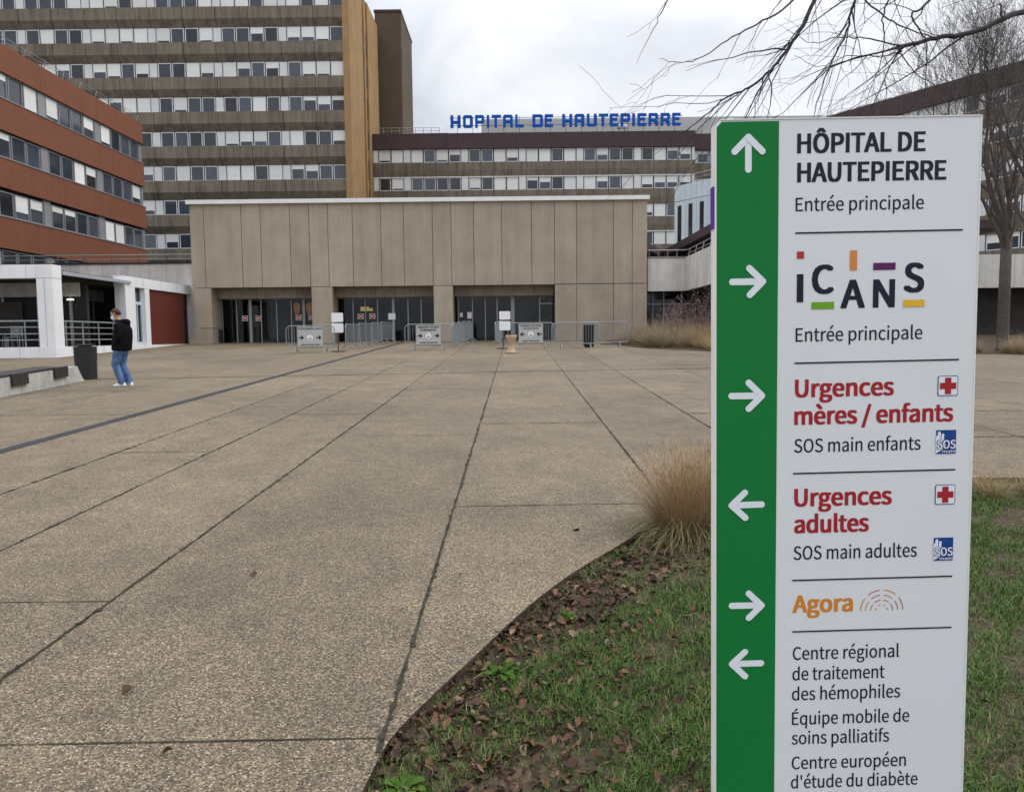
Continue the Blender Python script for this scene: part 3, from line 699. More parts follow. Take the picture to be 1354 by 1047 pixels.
# dark-eaved annex standing on the terrace
p1, p2, p3 = PZ(853,325.5,6.6), PZ(876,338.2,6.6), PZ(942,303,6.6)
an = thing('annex_roof', 'low annex with a dark red-brown overhanging roof behind the terrace railing', 'building', (p2.x, p2.y, zt2+zg-.1))
pl = [(p1.x, p1.y), (p2.x, p2.y), (p3.x, p3.y), (p3.x+14, p3.y), (p3.x+14, p2.y+9), (p1.x-5, p2.y+9), (p1.x-5, p1.y)]
pl = [(a-p2.x, b_-p2.y) for a, b_ in pl]; zb_ = 6.6-(zt2+zg-.1)
mb = MB(); mb.prism(pl, zb_-.10, zb_+.30); mb.build('roof', MT['plum'], an)
mb = MB(); mb.box(.9, 13, p3.y-p2.y+1, 7.5, 0, zb_-.11); mb.box(-7, .89, 1.5, 7.4, 0, zb_-.11); mb.build('wall', MT['inner'], an)
# pale blue building with slot windows
pb0 = PY(892, 247, 66); zt3 = pb0.z; pb1 = PZ(941, 235.5, zt3); d = pb1-pb0; ang = math.atan2(d.y, d.x)
bb = thing('pale_blue_building', 'pale blue metal clad building with tall narrow dark windows, beside the sign edge', 'building', (pb0.x, pb0.y, 1.5), ang)
hb = zt3-1.5; mb = MB(); lw = 14
for i in range(22):
    x = i*.625
    for k, (a, b_) in enumerate(((0,hb-7.2),(hb-7.15,hb-4.9),(hb-4.85,hb-1.35),(hb-1.3,hb))): mb.box(x+.012, x+.613, 0, .1, a, b_)
mb.build('cladding', MT['bluep'], bb); mb = MB(); mb.box(0, lw, .08, 9, 0, hb-.02); mb.build('wall', MT['alu'], bb)
for i in range(10):
    x = .40+i*1.25
    mb = MB(); mb.box(x, x+.42, -.03, .05, hb-4.8, hb-1.7); wn = mb.build('window', MT['mull'], bb); mb = MB(); mb.box(x+.05, x+.37, -.05, -.032, hb-4.7, hb-3.6); mb.build('pane', MT['pane'], wn)
    mb = MB(); mb.box(x, x+.42, -.03, .05, hb-8.6, hb-6.4); mb.build('window', MT['mull'], bb)
mb = MB(); mb.tube([(0,.3,hb+.75),(lw,.3,hb+.75)], .03, 5); mb.tube([(0,.3,hb+.4),(lw,.3,hb+.4)], .02, 5)
for i in range(8): mb.tube([(i*2,.3,hb),(i*2,.3,hb+.75)], .03, 5)
mb.build('roof_railing', MT['alu'], bb)

# ================================================================== WHITE PAVILION ON THE LEFT
PVX, PVY = -17.87, 29.4
zpg = SLOPE*PVY; pv = thing('white_pavilion', 'white framed glazed cafe pavilion with a grey awning at the left of the square', 'building', (PVX, PVY, zpg))
q = lambda px, py, Y: PY(px, py, Y)
zbt = q(65, 349.5, PVY).z-zpg; zbb = q(55, 367.5, PVY).z-zpg; zpl = q(50, 459, PVY).z-zpg
Y2_ = 35.45-PVY; Y3_ = 41.9-PVY
mb = MB(); cw = .62
mb.box(-9, -.63, 0, .5, zbb, zbt); mb.box(-.62, 0, 0, .62, zbb+.0, zbt); mb.build('beam', MT['white'], pv)
mb = MB(); mb.box(-.50, 0, Y2_-.6, Y3_, zbb+.05, zbt-.0); mb.build('beam', MT['white'], pv)
mb = MB(); mb.box(-.62, -.004, .004, .616, zpl+.004, zbb-.004); mb.build('column', MT['white'], pv)
mb = MB(); mb.box(-.5, -.004, Y2_-.55, Y2_+.35, zpl+.004, zbb+.045); mb.build('column', MT['white'], pv)
xd0, xd1 = PX(178.5,420,PVX).y-PVY, PX(193,420,PVX).y-PVY; xr0 = PX(199,420,PVX).y-PVY; xr1 = PX(251,420,PVX).y-PVY
mb = MB(); mb.box(-.4, -.004, xd1, xr0, zpl, zbb+.045); mb.build('door_post', MT['white'], pv)
mb = MB(); mb.box(-.35, -.1, xr0+.01, min(xr1, Y3_-.7), zpl-.2, zbb+.045); mb.build('side_panel', MT['redp'], pv)
mb = MB(); mb.box(-.3, -.22, min(xr1, Y3_-.7)+.02, Y3_, 0, zbb+.04); mb.build('side_glass', MT['mull'], pv)
dr_ = thing('glass_door', None, None); dr_.parent = pv
mb = MB(); mb.box(-.3, -.15, Y2_+.36, Y2_+.44, zpl, zbb+.04); mb.box(-.3, -.15, xd1-.1, xd1-.01, zpl, zbb+.04); mb.box(-.3, -.15, Y2_+.45, xd1-.11, zbb-.75, zbb-.6); mb.box(-.3, -.15, Y2_+.45, xd1-.11, zpl, zpl+.15); mb.box(-.28, -.17, (Y2_+xd1)/2+.15, (Y2_+xd1)/2+.22, zpl+.16, zbb-.76); mb.build('door_frame', MT['bluep'], dr_)
mb = MB(); mb.face([(-.22,Y2_+.4,zpl),(-.22,xd1,zpl),(-.22,xd1,zbb),(-.22,Y2_+.4,zbb)]); mb.build('pane', MT['glassd'], dr_)
mb = MB(); mb.box(-9, -.62, -.02, .6, -.9, zpl); mb.box(-.61, .02, -.022, Y3_-.6, -.9, zpl+.002); mb.build('plinth', MT['white'], pv)
mb = MB(); j_ = .006
for x in (-1.0,-3.2,-5.4,-7.6): mb.box(x-j_, x+j_, -.003, .01, zbb, zbt)
mb.box(-.62, -.001, -.003, .01, zbb-j_, zbb+j_); mb.box(-.012, .003, .02, .6, zbb-j_, zbb+j_); mb.box(-.32-j_, -.32+j_, -.003, .01, zpl, zbb)
for y in (1.6,3.4,5.0): mb.box(.0, .023, y-j_, y+j_, -.3, zpl)
for x in (-1.4,-3.6): mb.box(x-j_, x+j_, -.024, -.01, -.4, zpl)
for y in (Y2_+1.2, Y2_+3.0, Y2_+4.8): mb.box(-.01, .003, y-j_, y+j_, zbb+.06, zbt)
mb.build('panel_joints', MT['alu'], pv)
mb = MB(); mb.box(-9, -.6, .62, 11.2, zpl-.3, zpl-.05); mb.build('floor', MT['pinner'], pv)
mb = MB(); mb.box(-9, -.52, 3.2, 3.4, zpl, zbb+.1); mb.box(-9, -.52, .55, 11.2, zbb+.05, zbt-.1); mb.box(-3.2, -3.0, 3.4, 11.2, zpl, zbb+.1); mb.build('inner_wall', MT['pinner'], pv)
mb = MB(); mb.box(-9, -.7, 3.0, 3.1, zbb-.55, zbb+.04); mb.box(-2.98, -2.9, 3.5, 9, zbb-.5, zbb+.04); mb.build('inner_fascia', MT['gdark'], pv)
mb = MB()
for x in (-1.2,-2.6,-4.1,-5.6,-7): mb = MB(); mb.box(x, x+.09, 3.08, 3.18, zpl, zbb-.56); mb.build('window_post', MT['alu'], pv)
for y in (4.2,5.4,6.6,8.0): mb = MB(); mb.box(-2.98, -2.9, y, y+.09, zpl, zbb-.51); mb.build('window_post', MT['alu'], pv)
mb = MB(); mb.box(-4.6,-3.2,3.02,3.06,zpl+.5,zpl+1.9); mb.build('curtain', MT['inner'], pv); mb = MB(); mb.box(-2.88,-2.84,5.6,6.3,zpl+.2,zpl+1.5); mb.build('curtain', MT['innerl'], pv)
mb = MB()
for (A, B) in (((-9,.25),(-.62,.25)), ((-.3,.62),(-.3,Y2_-.6))):
    for h in (.28,.52,.78,1.02): mb.tube([(A[0],A[1],zpl+h),(B[0],B[1],zpl+h)], .022 if h < 1 else .035, 5)
    L_ = math.hypot(B[0]-A[0], B[1]-A[1]); k = int(L_/1.4)
    for i in range(k+1): t = (i+.5)/(k+1); x, y = A[0]+(B[0]-A[0])*t, A[1]+(B[1]-A[1])*t; mb.tube([(x,y,zpl),(x,y,zpl+1.02)], .028, 5)
mb.build('railing', MT['steel'], pv)
mb = MB(); ya, yb = .66, Y2_-.1     # retractable awning along the second bay
za, zb3 = zbt-.12, zbb-.02
za = q(69, 356, PVY).z-zpg; mb.extr([(-.6,za-.02),(-.1,za),(.06,za-.03),(.06,za-.16),(-.05,za-.17),(-.6,za-.06)], 'y', ya, yb); mb.build('awning', MT['awn'], pv)
mb = MB(); mb.box(-6.4,-6.1,3.3-.5,2.9,zbb-.9,zbb-.84); mb.build('ceiling_light', glow('tube_light', (1,.95,.85), 1.2), pv)
mb = MB(); mb.box(-1.1,-.85,2.75,2.85,zbb-.72,zbb-.66); mb.build('ceiling_light', glow('tube_light_small', (1,.95,.85), 1.5), pv)
# stacked terrace chairs behind the railing
def chair():
    c = thing('terrace_chair', 'grey metal terrace chair standing behind the pavilion railing', 'chair', (0,0,0), 0, 'grey terrace chairs in the pavilion')
    mb = MB()
    for sx in (-.2,.2):
        mb.tube([(sx,.2,0),(sx,.18,.45),(sx,.26,.9)], .016, 5); mb.tube([(sx,-.22,0),(sx,-.2,.45)], .016, 5)
    mb.build('frame', MT['alu'], c); mb = MB(); mb.box(-.21,.21,-.22,.2,.44,.465); mb.build('seat', MT['steel'], c)
    mb = MB()
    for i in range(5): mb.box(-.18+i*.08,-.14+i*.08,.21,.235,.5,.9)
    mb.build('backrest', MT['steel'], c); return c
c0 = chair()
for i, x in enumerate((-2.35,-2.9,-3.5,-4.2,-5.2)):
    c = c0 if i == 0 else copy_tree(c0); c.location = (PVX+x, PVY+1.2+.5*(i%2), zpg+zpl-.05); c.rotation_euler.z = [.3,-.6,1.2,2.6,.1][i]
# ================================================================== ROOF LETTERS
BMP = dict(
H="##...##|##...##|##...##|##...##|#######|#######|##...##|##...##|##...##", O="a#####b|#######|##...##|##...##|##...##|##...##|##...##|#######|c#####d",
P="######b|#######|##...##|##...##|#######|######d|##.....|##.....|##.....", I="##|##|##|##|##|##|##|##|##", T="#######|#######|..##...|..##...|..##...|..##...|..##...|..##...|..##...",
A="a#####b|#######|##...##|##...##|#######|#######|##...##|##...##|##...##", L="##.....|##.....|##.....|##.....|##.....|##.....|##.....|#######|#######",
D="######b|#######|##...##|##...##|##...##|##...##|##...##|#######|######d", E="#######|#######|##.....|######.|######.|##.....|##.....|#######|#######",
U="##...##|##...##|##...##|##...##|##...##|##...##|##...##|#######|c#####d", R="######b|#######|##...##|##...##|######d|######b|##..###|##...##|##...##")
rl = thing('rooftop_sign', 'big blue block letters HOPITAL DE HAUTEPIERRE on a thin frame along the wing roof', 'sign', (0, 86.7, 1.5+zf1))
SB = 1.5+zf1
a_ = [("H",40,135),("O",158,248),("P",272,358),("I",382,405),("T",428,517),("A",535,628),("L",650,730),("D",812,912),("E",928,1008)]
b_ = [("H",22,108),("A",128,212),("U",232,315),("T",335,415),("E",428,502),("P",520,602),("I",620,643),("E",665,740),("R",760,840),("R",862,942),("E",962,1032)]
lt = [(c, 590+x0/7.126, 590+x1/7.126) for c, x0, x1 in a_] + [(c, 740+x0/6.448, 740+x1/6.448) for c, x0, x1 in b_]
lz0, lz1 = PY(750, 167.6, 86.7).z-SB, PY(750, 151.0, 86.7).z-SB
for c, xa_, xb_ in lt:
    x0, x1 = PY(xa_, 160, 86.7).x, PY(xb_, 160, 86.7).x
    rows = BMP[c].split('|'); nc = len(rows[0]); nr = len(rows); cw_, ch_ = (x1-x0)/nc, (lz1-lz0)/nr
    mb = MB()
    ok = lambda i, j: 0 <= i < nr and 0 <= j < nc and rows[i][j] != '.'
    for i in range(nr):
        for j in range(nc):
            k = rows[i][j]
            if k == '.': continue
            X0, X1, Z1, Z0 = x0+j*cw_, x0+(j+1)*cw_, lz1-i*ch_, lz1-(i+1)*ch_
            P = {'#': [(X0,Z0),(X1,Z0),(X1,Z1),(X0,Z1)], 'a': [(X0,Z0),(X1,Z0),(X1,Z1)], 'b': [(X0,Z0),(X1,Z0),(X0,Z1)], 'c': [(X1,Z0),(X1,Z1),(X0,Z1)], 'd': [(X0,Z0),(X1,Z1),(X0,Z1)]}[k]
            mb.face([(x, 0, z) for x, z in P]); mb.face([(x, .22, z) for x, z in P[::-1]])
            n = len(P)
            for e in range(n):
                (ax, az), (bx, bz) = P[e], P[(e+1)%n]
                if abs(az-bz) < 1e-9 and az == Z0 and ok(i+1, j): continue
                if abs(az-bz) < 1e-9 and az == Z1 and ok(i-1, j): continue
                if abs(ax-bx) < 1e-9 and ax == X0 and ok(i, j-1): continue
                if abs(ax-bx) < 1e-9 and ax == X1 and ok(i, j+1): continue
                mb.face([(ax,0,az),(ax,.22,az),(bx,.22,bz),(bx,0,bz)])
    mb.build('letter', MT['bluel'], rl)
mb = MB(); xs0, xs1 = PY(594,160,86.7).x, PY(903,160,86.7).x
for h in (.18,.80): mb.box(xs0, xs1, .25, .30, lz0+(lz1-lz0)*h, lz0+(lz1-lz0)*h+.05)
n = 15
for i in range(n): x = xs0+(xs1-xs0)*(i+.5)/n; mb.box(x-.025, x+.025, .305, .355, 0, lz1-.1)
mb.build('support_frame', MT['dsteel'], rl)

# ================================================================== TEXT
FONT = None
try: FONT = bpy.data.fonts.load(bpy.utils.system_resource('DATAFILES', path='fonts') + '/Noto Sans CJK Regular.woff2')      # Blender's own bundled interface font
except Exception: pass
def text_mesh(body, bold):
    cu = bpy.data.curves.new('t', 'FONT'); cu.body = body; cu.size = 1
    if FONT: cu.font = FONT
    cu.offset = bold; cu.resolution_u = 4
    o = bpy.data.objects.new('t', cu); COL.objects.link(o); dg = bpy.context.evaluated_depsgraph_get(); dg.update()
    me = bpy.data.meshes.new_from_object(o.evaluated_get(dg)); bpy.data.objects.remove(o); return me
_cap = []
def lettering(body, parent, mat, x0, x1, zb, cap, y, bold=0., name='lettering', depth=.00003):
    """bold: extra stroke width as a share of the cap height, made by fine offset layers of the same lettering"""
    if not _cap:
        m = text_mesh('H', 0); _cap.extend((min(v.co.y for v in m.vertices), max(v.co.y for v in m.vertices)))
    src = text_mesh(body, 0); lo, hi = _cap
    V = np.array([v.co[:] for v in src.vertices]); Fs = [tuple(p.vertices) for p in src.polygons]; bpy.data.meshes.remove(src)
    dx = bold*cap; dz = dx*.55; a, b = V[:,0].min(), V[:,0].max(); kx, kz = (x1-x0-2*dx)/(b-a), (cap-2*dz)/(hi-lo)
    vs, fs = [], []
    for k, (ox, oz) in enumerate(((0,0),(-dx,-dz),(dx,-dz),(-dx,dz),(dx,dz),(-dx,0),(dx,0)) if bold else ((0,0),)):
        n = len(vs); vs += [(x0+dx+ox+(q[0]-a)*kx, y-depth*k, zb+dz+oz+(q[1]-lo)*kz) for q in V]; fs += [tuple(n+i for i in f) for f in Fs]
    me = bpy.data.meshes.new(name); me.from_pydata(vs, [], fs); me.materials.append(mat); me.update()
    o = bpy.data.objects.new(name, me); COL.objects.link(o); o.parent = parent; return o

# ================================================================== THE TOTEM SIGN
la, lb, lc = -.0121, .0053, .0218
Ry = Matrix.Rotation(la, 3, 'Y'); Rx = Matrix.Rotation(lb, 3, 'X'); Rz = Matrix.Rotation(lc, 3, 'Z'); RM = Rz @ Rx @ Ry
SO = Vector((.5215, 2.0, 2.2208)); SW, SG = .6931, .1642; HB = 2.165
tot = thing('direction_totem', 'tall white hospital direction sign with a green arrow strip, standing in the lawn close by', 'sign')
tot.matrix_world = Matrix.Translation(SO - RM.col[2]*HB) @ RM.to_4x4()
def suv(px, py):
    d = ray(px, py); n = RM.col[1]; t = (SO-EYE).dot(n)/d.dot(n); p = EYE+d*t-SO
    return p.dot(RM.col[0]), p.dot(RM.col[2])+HB
zt_ = HB; zb_ = .16
mb = MB(); mb.extr([(.002,zb_),(SW-.002,zb_),(SW-.002,zt_-.002),(.012,zt_-.002),(.002,zt_-.012)], 'y', 0, .036); mb.build('panel', MT['signw'], tot)
mb = MB()
mb.box(SW-.002, SW+.001, -.002, .038, zb_, zt_); mb.box(.0125, SW-.002, -.002, .038, zt_-.002, zt_+.001); mb.box(-.001, .002, -.002, .038, zb_, zt_-.012); mb.build('edge_trim', MT['cap'], tot)
mb = MB(); mb.extr([(.0025,zb_),(SG,zb_),(SG,zt_-.006),(.016,zt_-.006),(.0025,zt_-.02)], 'y', -.0012, -.0002); mb.build('green_strip', MT['signg'], tot)
u0_, z1_ = suv(943.5, 246); _, z0_ = suv(943.5, 302)
mb = MB(); mb.box(-.0035, -.0012, .006, .036, z0_, z1_); mb.build('violet_edge_band', MT['violet'], tot)
mb = MB(); uu, _ = suv(967, 155); mb.box(uu-.008, uu+.008, .010, .022, zt_+.001, zt_+.006); mb.build('lifting_tab', MT['cap'], tot)
for x in (.12, SW-.12): mb = MB(); mb.box(x-.03, x+.03, .003, .033, -.1, zb_); mb.build('post', MT['steel'], tot)
def cap_poly(a, b, r, n=8):
    dx, dz = b[0]-a[0], b[1]-a[1]; t = math.atan2(dz, dx); P = []
    for i in range(n+1): an = t+math.pi/2+math.pi*i/n; P.append((a[0]+r*math.cos(an), a[1]+r*math.sin(an)))
    for i in range(n+1): an = t-math.pi/2+math.pi*i/n; P.append((b[0]+r*math.cos(an), b[1]+r*math.sin(an)))
    return P
arrows = [((989.2,182),(989.2,224.5),(971,201),(1007.5,200.5)), ((1008.3,372.3),(968,373),(990.5,355),(991,390)), ((1007,523),(967,523.6),(989.5,506),(989.5,540.2)),
 ((967,667.8),(1006.7,666.5),(984.6,651),(985,684)), ((1006.5,799.6),(967.4,800.3),(989.6,784),(989.6,816)), ((967.4,877),(1006,876),(984.7,861),(984.7,893))]
for tip, tail, w1, w2 in arrows:
    mb = MB(); r = .0086
    for k, q in enumerate((tail, w1, w2)):
        mb.face([(x, -.0020-.0006*k, z) for x, z in cap_poly(suv(*tip), suv(*q), r)])
    mb.build('arrow', MT['arrow'], tot)
def line_px(x0, y0, x1, y1, t=.0042):
    (ua, za), (ub, zb) = suv(x0, y0), suv(x1, y1); z = (za+zb)/2
    mb = MB(); mb.face([(x, -.0015, zz_) for x, zz_ in cap_poly((ua, z), (ub, z), t/2, 3)]); mb.build('divider_line', MT['ink'], tot)
for l in ((1052,308.5,1272,304),(1051,480,1267,475.5),(1049,626,1262,620.5),(1048,766.7,1258,761.5),(1048,834.5,1257,829)): line_px(*l)
BD, RG = .047, .012
def tline(s, xl, yl, xr, yr, cap_px, mat='ink', bold=RG):
    (ua, za), (ub, zb) = suv(xl, yl), suv(xr, yr); c = suv(xl, yl-cap_px)[1]-za
    lettering(s, tot, MT[mat], ua, ub, (za+zb)/2, c, -.0007, bold)
for a in [("HÔPITAL DE",1053.8,202.7,1223.6,200.7,26.3,'ink',BD),("HAUTEPIERRE",1053.8,241.3,1251,238,26,'ink',BD),("Entrée principale",1051.8,279.6,1221.3,276.4,17.9),
 ("Entrée principale",1051.8,451.7,1219.4,448.4,17.9),("Urgences",1050.8,525,1181.7,523,23.7,'inkr',BD),("mères / enfants",1050,561.3,1260,557.4,23.7,'inkr',BD),("SOS main enfants",1050,598,1217,594.7,17.9),
 ("Urgences",1049.9,669.4,1179,666.8,23.7,'inkr',BD),("adultes",1049.9,704.5,1148.6,702.5,23.7,'inkr',BD),("SOS main adultes",1049,739.2,1212,736.3,17.9),("Agora",1047.6,809.6,1127.7,808,23,'inko',BD),
 ("Centre régional",1048,872,1188.6,868,17),("de traitement",1047.6,898.7,1169.4,895.8,17),("des hémophiles",1047,925,1190,921.7,17),("Équipe mobile de",1047,958,1202,953,16.8),("soins palliatifs",1046.6,983.6,1175.4,979.7,16.8),
 ("Centre européen",1046.6,1016.3,1197.6,1011.8,16.6),("d'étude du diabète",1045.6,1041.3,1213,1036.8,16.6)]: tline(*a)
def rect_px(x0, y0, x1, y1, mat, name, y=-.0015):
    (ua, za), (ub, zb) = suv(x0, y1), suv(x1, y0); mb = MB(); mb.face([(ua,y,za),(ub,y,za),(ub,y,zb),(ua,y,zb)]); return mb.build(name, MT[mat], tot)
# the coloured logo
rect_px(1053.5,332.5,1063,342.3,'lred','logo_mark'); rect_px(1072.8,399,1102.6,409,'lgr','logo_mark'); rect_px(1123.6,331,1133.2,357.6,'lor','logo_mark'); rect_px(1154.4,347.2,1184,357.3,'lpur','logo_mark'); rect_px(1193.7,396,1222,406,'lye','logo_mark')
rect_px(1053.2,362.5,1062.2,399.7,'ink','logo_letter')
for s, x0, y0, x1, y1 in (("C",1073,349.4,1102.8,389.4),("A",1111,369.5,1144,407.9),("N",1153.8,369,1183.6,407),("S",1194.4,346.8,1222.6,387.4)):
    (ua, za), (ub, zb) = suv(x0, y1), suv(x1, y0); o = lettering(s, tot, MT['ink'], ua, ub, za, zb-za, -.0007, .045, 'logo_letter')
    zs_ = [v.co.z for v in o.data.vertices]; lo, hi = min(zs_), max(zs_)
    for v in o.data.vertices: v.co.z = za+(v.co.z-lo)*(zb-za)/(hi-lo)
# red crosses in their boxes
for x0, y0, x1, y1 in ((1239.2,496.4,1266.8,523.6),(1235.6,640,1263,667)):
    (ua, za), (ub, zb) = suv(x0, y1), suv(x1, y0); t = .0021; mb = MB(); n = .003
    def rr(a, b, c, d, r):
        P = []
        for cx_, cz_, s0 in ((b-r,d-r,0),(a+r,d-r,90),(a+r,c+r,180),(b-r,c+r,270)):
            for k in range(4): an = R(s0+30*k); P.append((cx_+r*math.cos(an), cz_+r*math.sin(an)))
        return P
    mb.face([(x,-.0012,z) for x, z in rr(ua,ub,za,zb,.005)]); mb.build('cross_border', MT['lblue'], tot)
    mb = MB(); mb.face([(x,-.0018,z) for x, z in rr(ua+t,ub-t,za+t,zb-t,.0035)]); mb.build('cross_field', MT['arrow'], tot)
    cx_, cz_ = (ua+ub)/2, (za+zb)/2; h = (ub-ua)*.40; k = (ub-ua)*.155; mb = MB()
    mb.face([(x,-.0024,z) for x, z in [(cx_-k,cz_-h),(cx_+k,cz_-h),(cx_+k,cz_-k),(cx_+h,cz_-k),(cx_+h,cz_+k),(cx_+k,cz_+k),(cx_+k,cz_+h),(cx_-k,cz_+h),(cx_-k,cz_+k),(cx_-h,cz_+k),(cx_-h,cz_-k),(cx_-k,cz_-k)]])
    mb.build('red_cross', MT['inkr'], tot)
for x0, y0, x1, y1 in ((1237,568,1264.2,600),(1233.8,710,1260.2,741)):
    rect_px(x0, y0, x1, y1, 'lblue', 'hand_emblem', -.0012)
    (ua, za), (ub, zb) = suv(x0, y1), suv(x1, y0); w_, h_ = ub-ua, zb-za
    P = lambda a, b: (ua+a*w_, za+b*h_)
    mb = MB()
    for k, (a, b, r) in enumerate(((P(.13,.55),P(.15,.88),.055),(P(.30,.5),P(.33,.80),.05),(P(.04,.5),P(.04,.72),.04))): mb.face([(x,-.0018-.0002*k,z) for x, z in cap_poly(a, b, r*w_*1.35)])
    mb.face([(x,-.00165,z) for x, z in (P(-.0,.02),P(.32,.18),P(.5,.34),P(.40,.55),P(.2,.6),P(0,.6))]); mb.build('hand_mark', MT['arrow'], tot)
    a, b = P(.04,.22), P(.96,.58)
    lettering('SOS', tot, MT['lblue'], a[0]-.0012, b[0]+.0012, a[1]-.001, (b[1]-a[1])+.002, -.0026, .09, 'emblem_lettering')
    lettering('SOS', tot, MT['arrow'], a[0], b[0], a[1], b[1]-a[1], -.0034, .03, 'emblem_lettering')
    a, b = P(.30,.05), P(.95,.15); lettering('main', tot, MT['arrow'], a[0], b[0], a[1], (b[1]-a[1])*1.2, -.0034, .03, 'emblem_lettering')
# the arcs
ac = suv(1165.5, 806.8); sc = suv(1193.5,806.5)[0]-ac[0]; mb = MB(); cols = [('pinkarc', 0), ('inko', 1)]
for nm, par in cols:
    mb = MB()
    for k, r in enumerate((.285,.52,.76,1.0)):
        rr_ = r*sc
        for (d0, d1, idx) in ((2,38,0),(50,84,1),(96,130,0),(142,178,1)):
            if r < .4: d0, d1 = d0+8, d1-8
            if idx != par: continue
            n = 6; t = .0012
            for i in range(n):
                t0, t1 = R(d0+(d1-d0)*i/n), R(d0+(d1-d0)*(i+1)/n)
                mb.face([(ac[0]+q*math.cos(tt), -.0015, ac[1]+q*math.sin(tt)) for q, tt in ((rr_-t,t0),(rr_+t,t0),(rr_+t,t1),(rr_-t,t1))])
    mb.build('arc_emblem', MT[nm], tot)
# ================================================================== CROWD BARRIERS
def barrier(label, grp):
    t = thing('crowd_barrier', label, 'barrier', (0,0,0), 0, grp); W = 1.0; mb = MB(); r = .18
    P = []
    for cx_, cz_, s0 in ((W-r,1.10-r,0),(-W+r,1.10-r,90),(-W+r*.4,.22+r*.4,180),(W-r*.4,.22+r*.4,270)):
        q = r if s0 < 180 else r*.4
        for k in range(5): an = R(s0+22.5*k); P.append((cx_+q*math.cos(an), 0, cz_+q*math.sin(an)))
    P.append(P[0]); mb.tube(P, .021, 6, cap=False); mb.build('frame', MT['steel'], t, smooth=True)
    mb = MB()
    for i in range(1, 18): x = -W+i*2*W/18; mb.tube([(x,0,.225),(x,0,1.09)], .0085, 4, cap=False)
    mb.build('bars', MT['steel'], t)
    for x in (-.62,.62):
        mb = MB(); mb.tube([(x,-.33,0),(x,-.12,.2),(x,0,.235),(x,.12,.2),(x,.33,0)], .017, 5); mb.build('leg', MT['steel'], t)
    return t
GB = 'crowd barriers in front of the doors'
b0 = barrier('steel barrier holding the board with right arrows at far left', GB); first = [True]
def put(x, y, rz, label):
    b = b0 if first[0] else copy_tree(b0); first[0] = False
    b['label'] = label; b.location = (x, y, SLOPE*y); b.rotation_euler.z = rz; return b
pts = [(G(411,466), 0, 'steel barrier carrying the PERSONNELS board, leftmost of those facing the square'), (G(567,463), 0, 'steel barrier carrying the TRANSPORT board, before the second pier'), (G(702,460.5), 0, 'steel barrier carrying the CONSULTATIONS board, beside the sand stone urn')]
fb = []
for p, rz_, lab in pts: fb.append(put(p.x, p.y, rz_, lab))
p = G(761,461); put(p.x, p.y-.1, .04, 'empty steel barrier between the CONSULTATIONS board and the dark bin')
p = G(799,459.5); put(p.x+.1, p.y+.35, -.05, 'empty steel barrier at the right end, in front of the dark bin and grasses')
def row(A, B, n, lab):
    for i in range(n):
        t = (i+.5)/n; x, y = A[0]+(B[0]-A[0])*t, A[1]+(B[1]-A[1])*t
        put(x, y, math.atan2(B[1]-A[1], B[0]-A[0])+random.uniform(-.05,.05), lab % ['nearest the square', 'second from the square', 'third from the square', 'nearest the doors'][i if i < n-1 else 3])
row((-7.25,32.5), (-6.55,40.2), 4, 'steel barrier in the left queue line beside the drain, %s')
row((-2.75,33.6), (-2.3,41.0), 4, 'steel barrier in the queue line right of the TRANSPORT board, %s')
row((-.85,34.0), (-.65,40.4), 3, 'steel barrier in the queue line by the stone urn, %s')
def hang(bar, l1, l2, arrow, lab):
    t = thing('notice_board', lab, 'sign', bar.location, bar.rotation_euler.z, 'grey boards hung on the barriers'); W = .52; z0, z1 = .24, 1.06
    mb = MB(); mb.box(-W, W, -.045, -.03, z0, z1); mb.build('panel', MT['board'], t)
    lettering(l1, t, MT['ink'], -.46 if l2 else -.49, .46 if l2 else .49, z1-.125, .085, -.047, .05, depth=.0004)
    if l2: lettering(l2, t, MT['ink'], -.34, .34, z1-.25, .085, -.047, .05, depth=.0004)
    lettering('MASQUE OBLIGATOIRE', t, MT['ink'], -.38, .38, z0+.05, .06, -.047, .05, depth=.0004)
    zc = (z0+z1)/2-.04; mb = MB(); mb.face([(.155*math.cos(k*math.pi/12), -.047, zc+.155*math.sin(k*math.pi/12)) for k in range(24)]); mb.build('disc_border', MT['lblue'], t)
    mb = MB(); mb.face([(.14*math.cos(k*math.pi/12), -.049, zc+.14*math.sin(k*math.pi/12)) for k in range(24)]); mb.build('disc', MT['paper'], t)
    mb = MB(); mb.box(-.07,.07,-.053,-.051,zc-.08,zc-.02); mb.box(-.06,-.03,-.053,-.051,zc+.03,zc+.06); mb.box(.03,.06,-.053,-.051,zc+.03,zc+.06); mb.build('mask_mark', MT['alu'], t)
    for cx_ in (-.36,.36):
        s = arrow; mb = MB(); mb.face([(cx_+s*a, -.047, zc+b) for a, b in [(-.11,-.025),(.01,-.025),(-.03,-.085),(.02,-.085),(.11,0),(.02,.085),(-.03,.085),(.01,.025),(-.11,.025)]]); mb.build('arrow', MT['ink'], t)
hang(fb[0], 'PERSONNELS HUS', None, 1, 'grey board lettered PERSONNELS HUS with arrows to the right')
hang(fb[1], 'TRANSPORT PATIENTS', 'FOURNISSEURS', 1, 'grey board lettered TRANSPORT PATIENTS with arrows to the right')
hang(fb[2], 'CONSULTATIONS', 'VISITES', -1, 'grey board lettered CONSULTATIONS VISITES with arrows to the left')
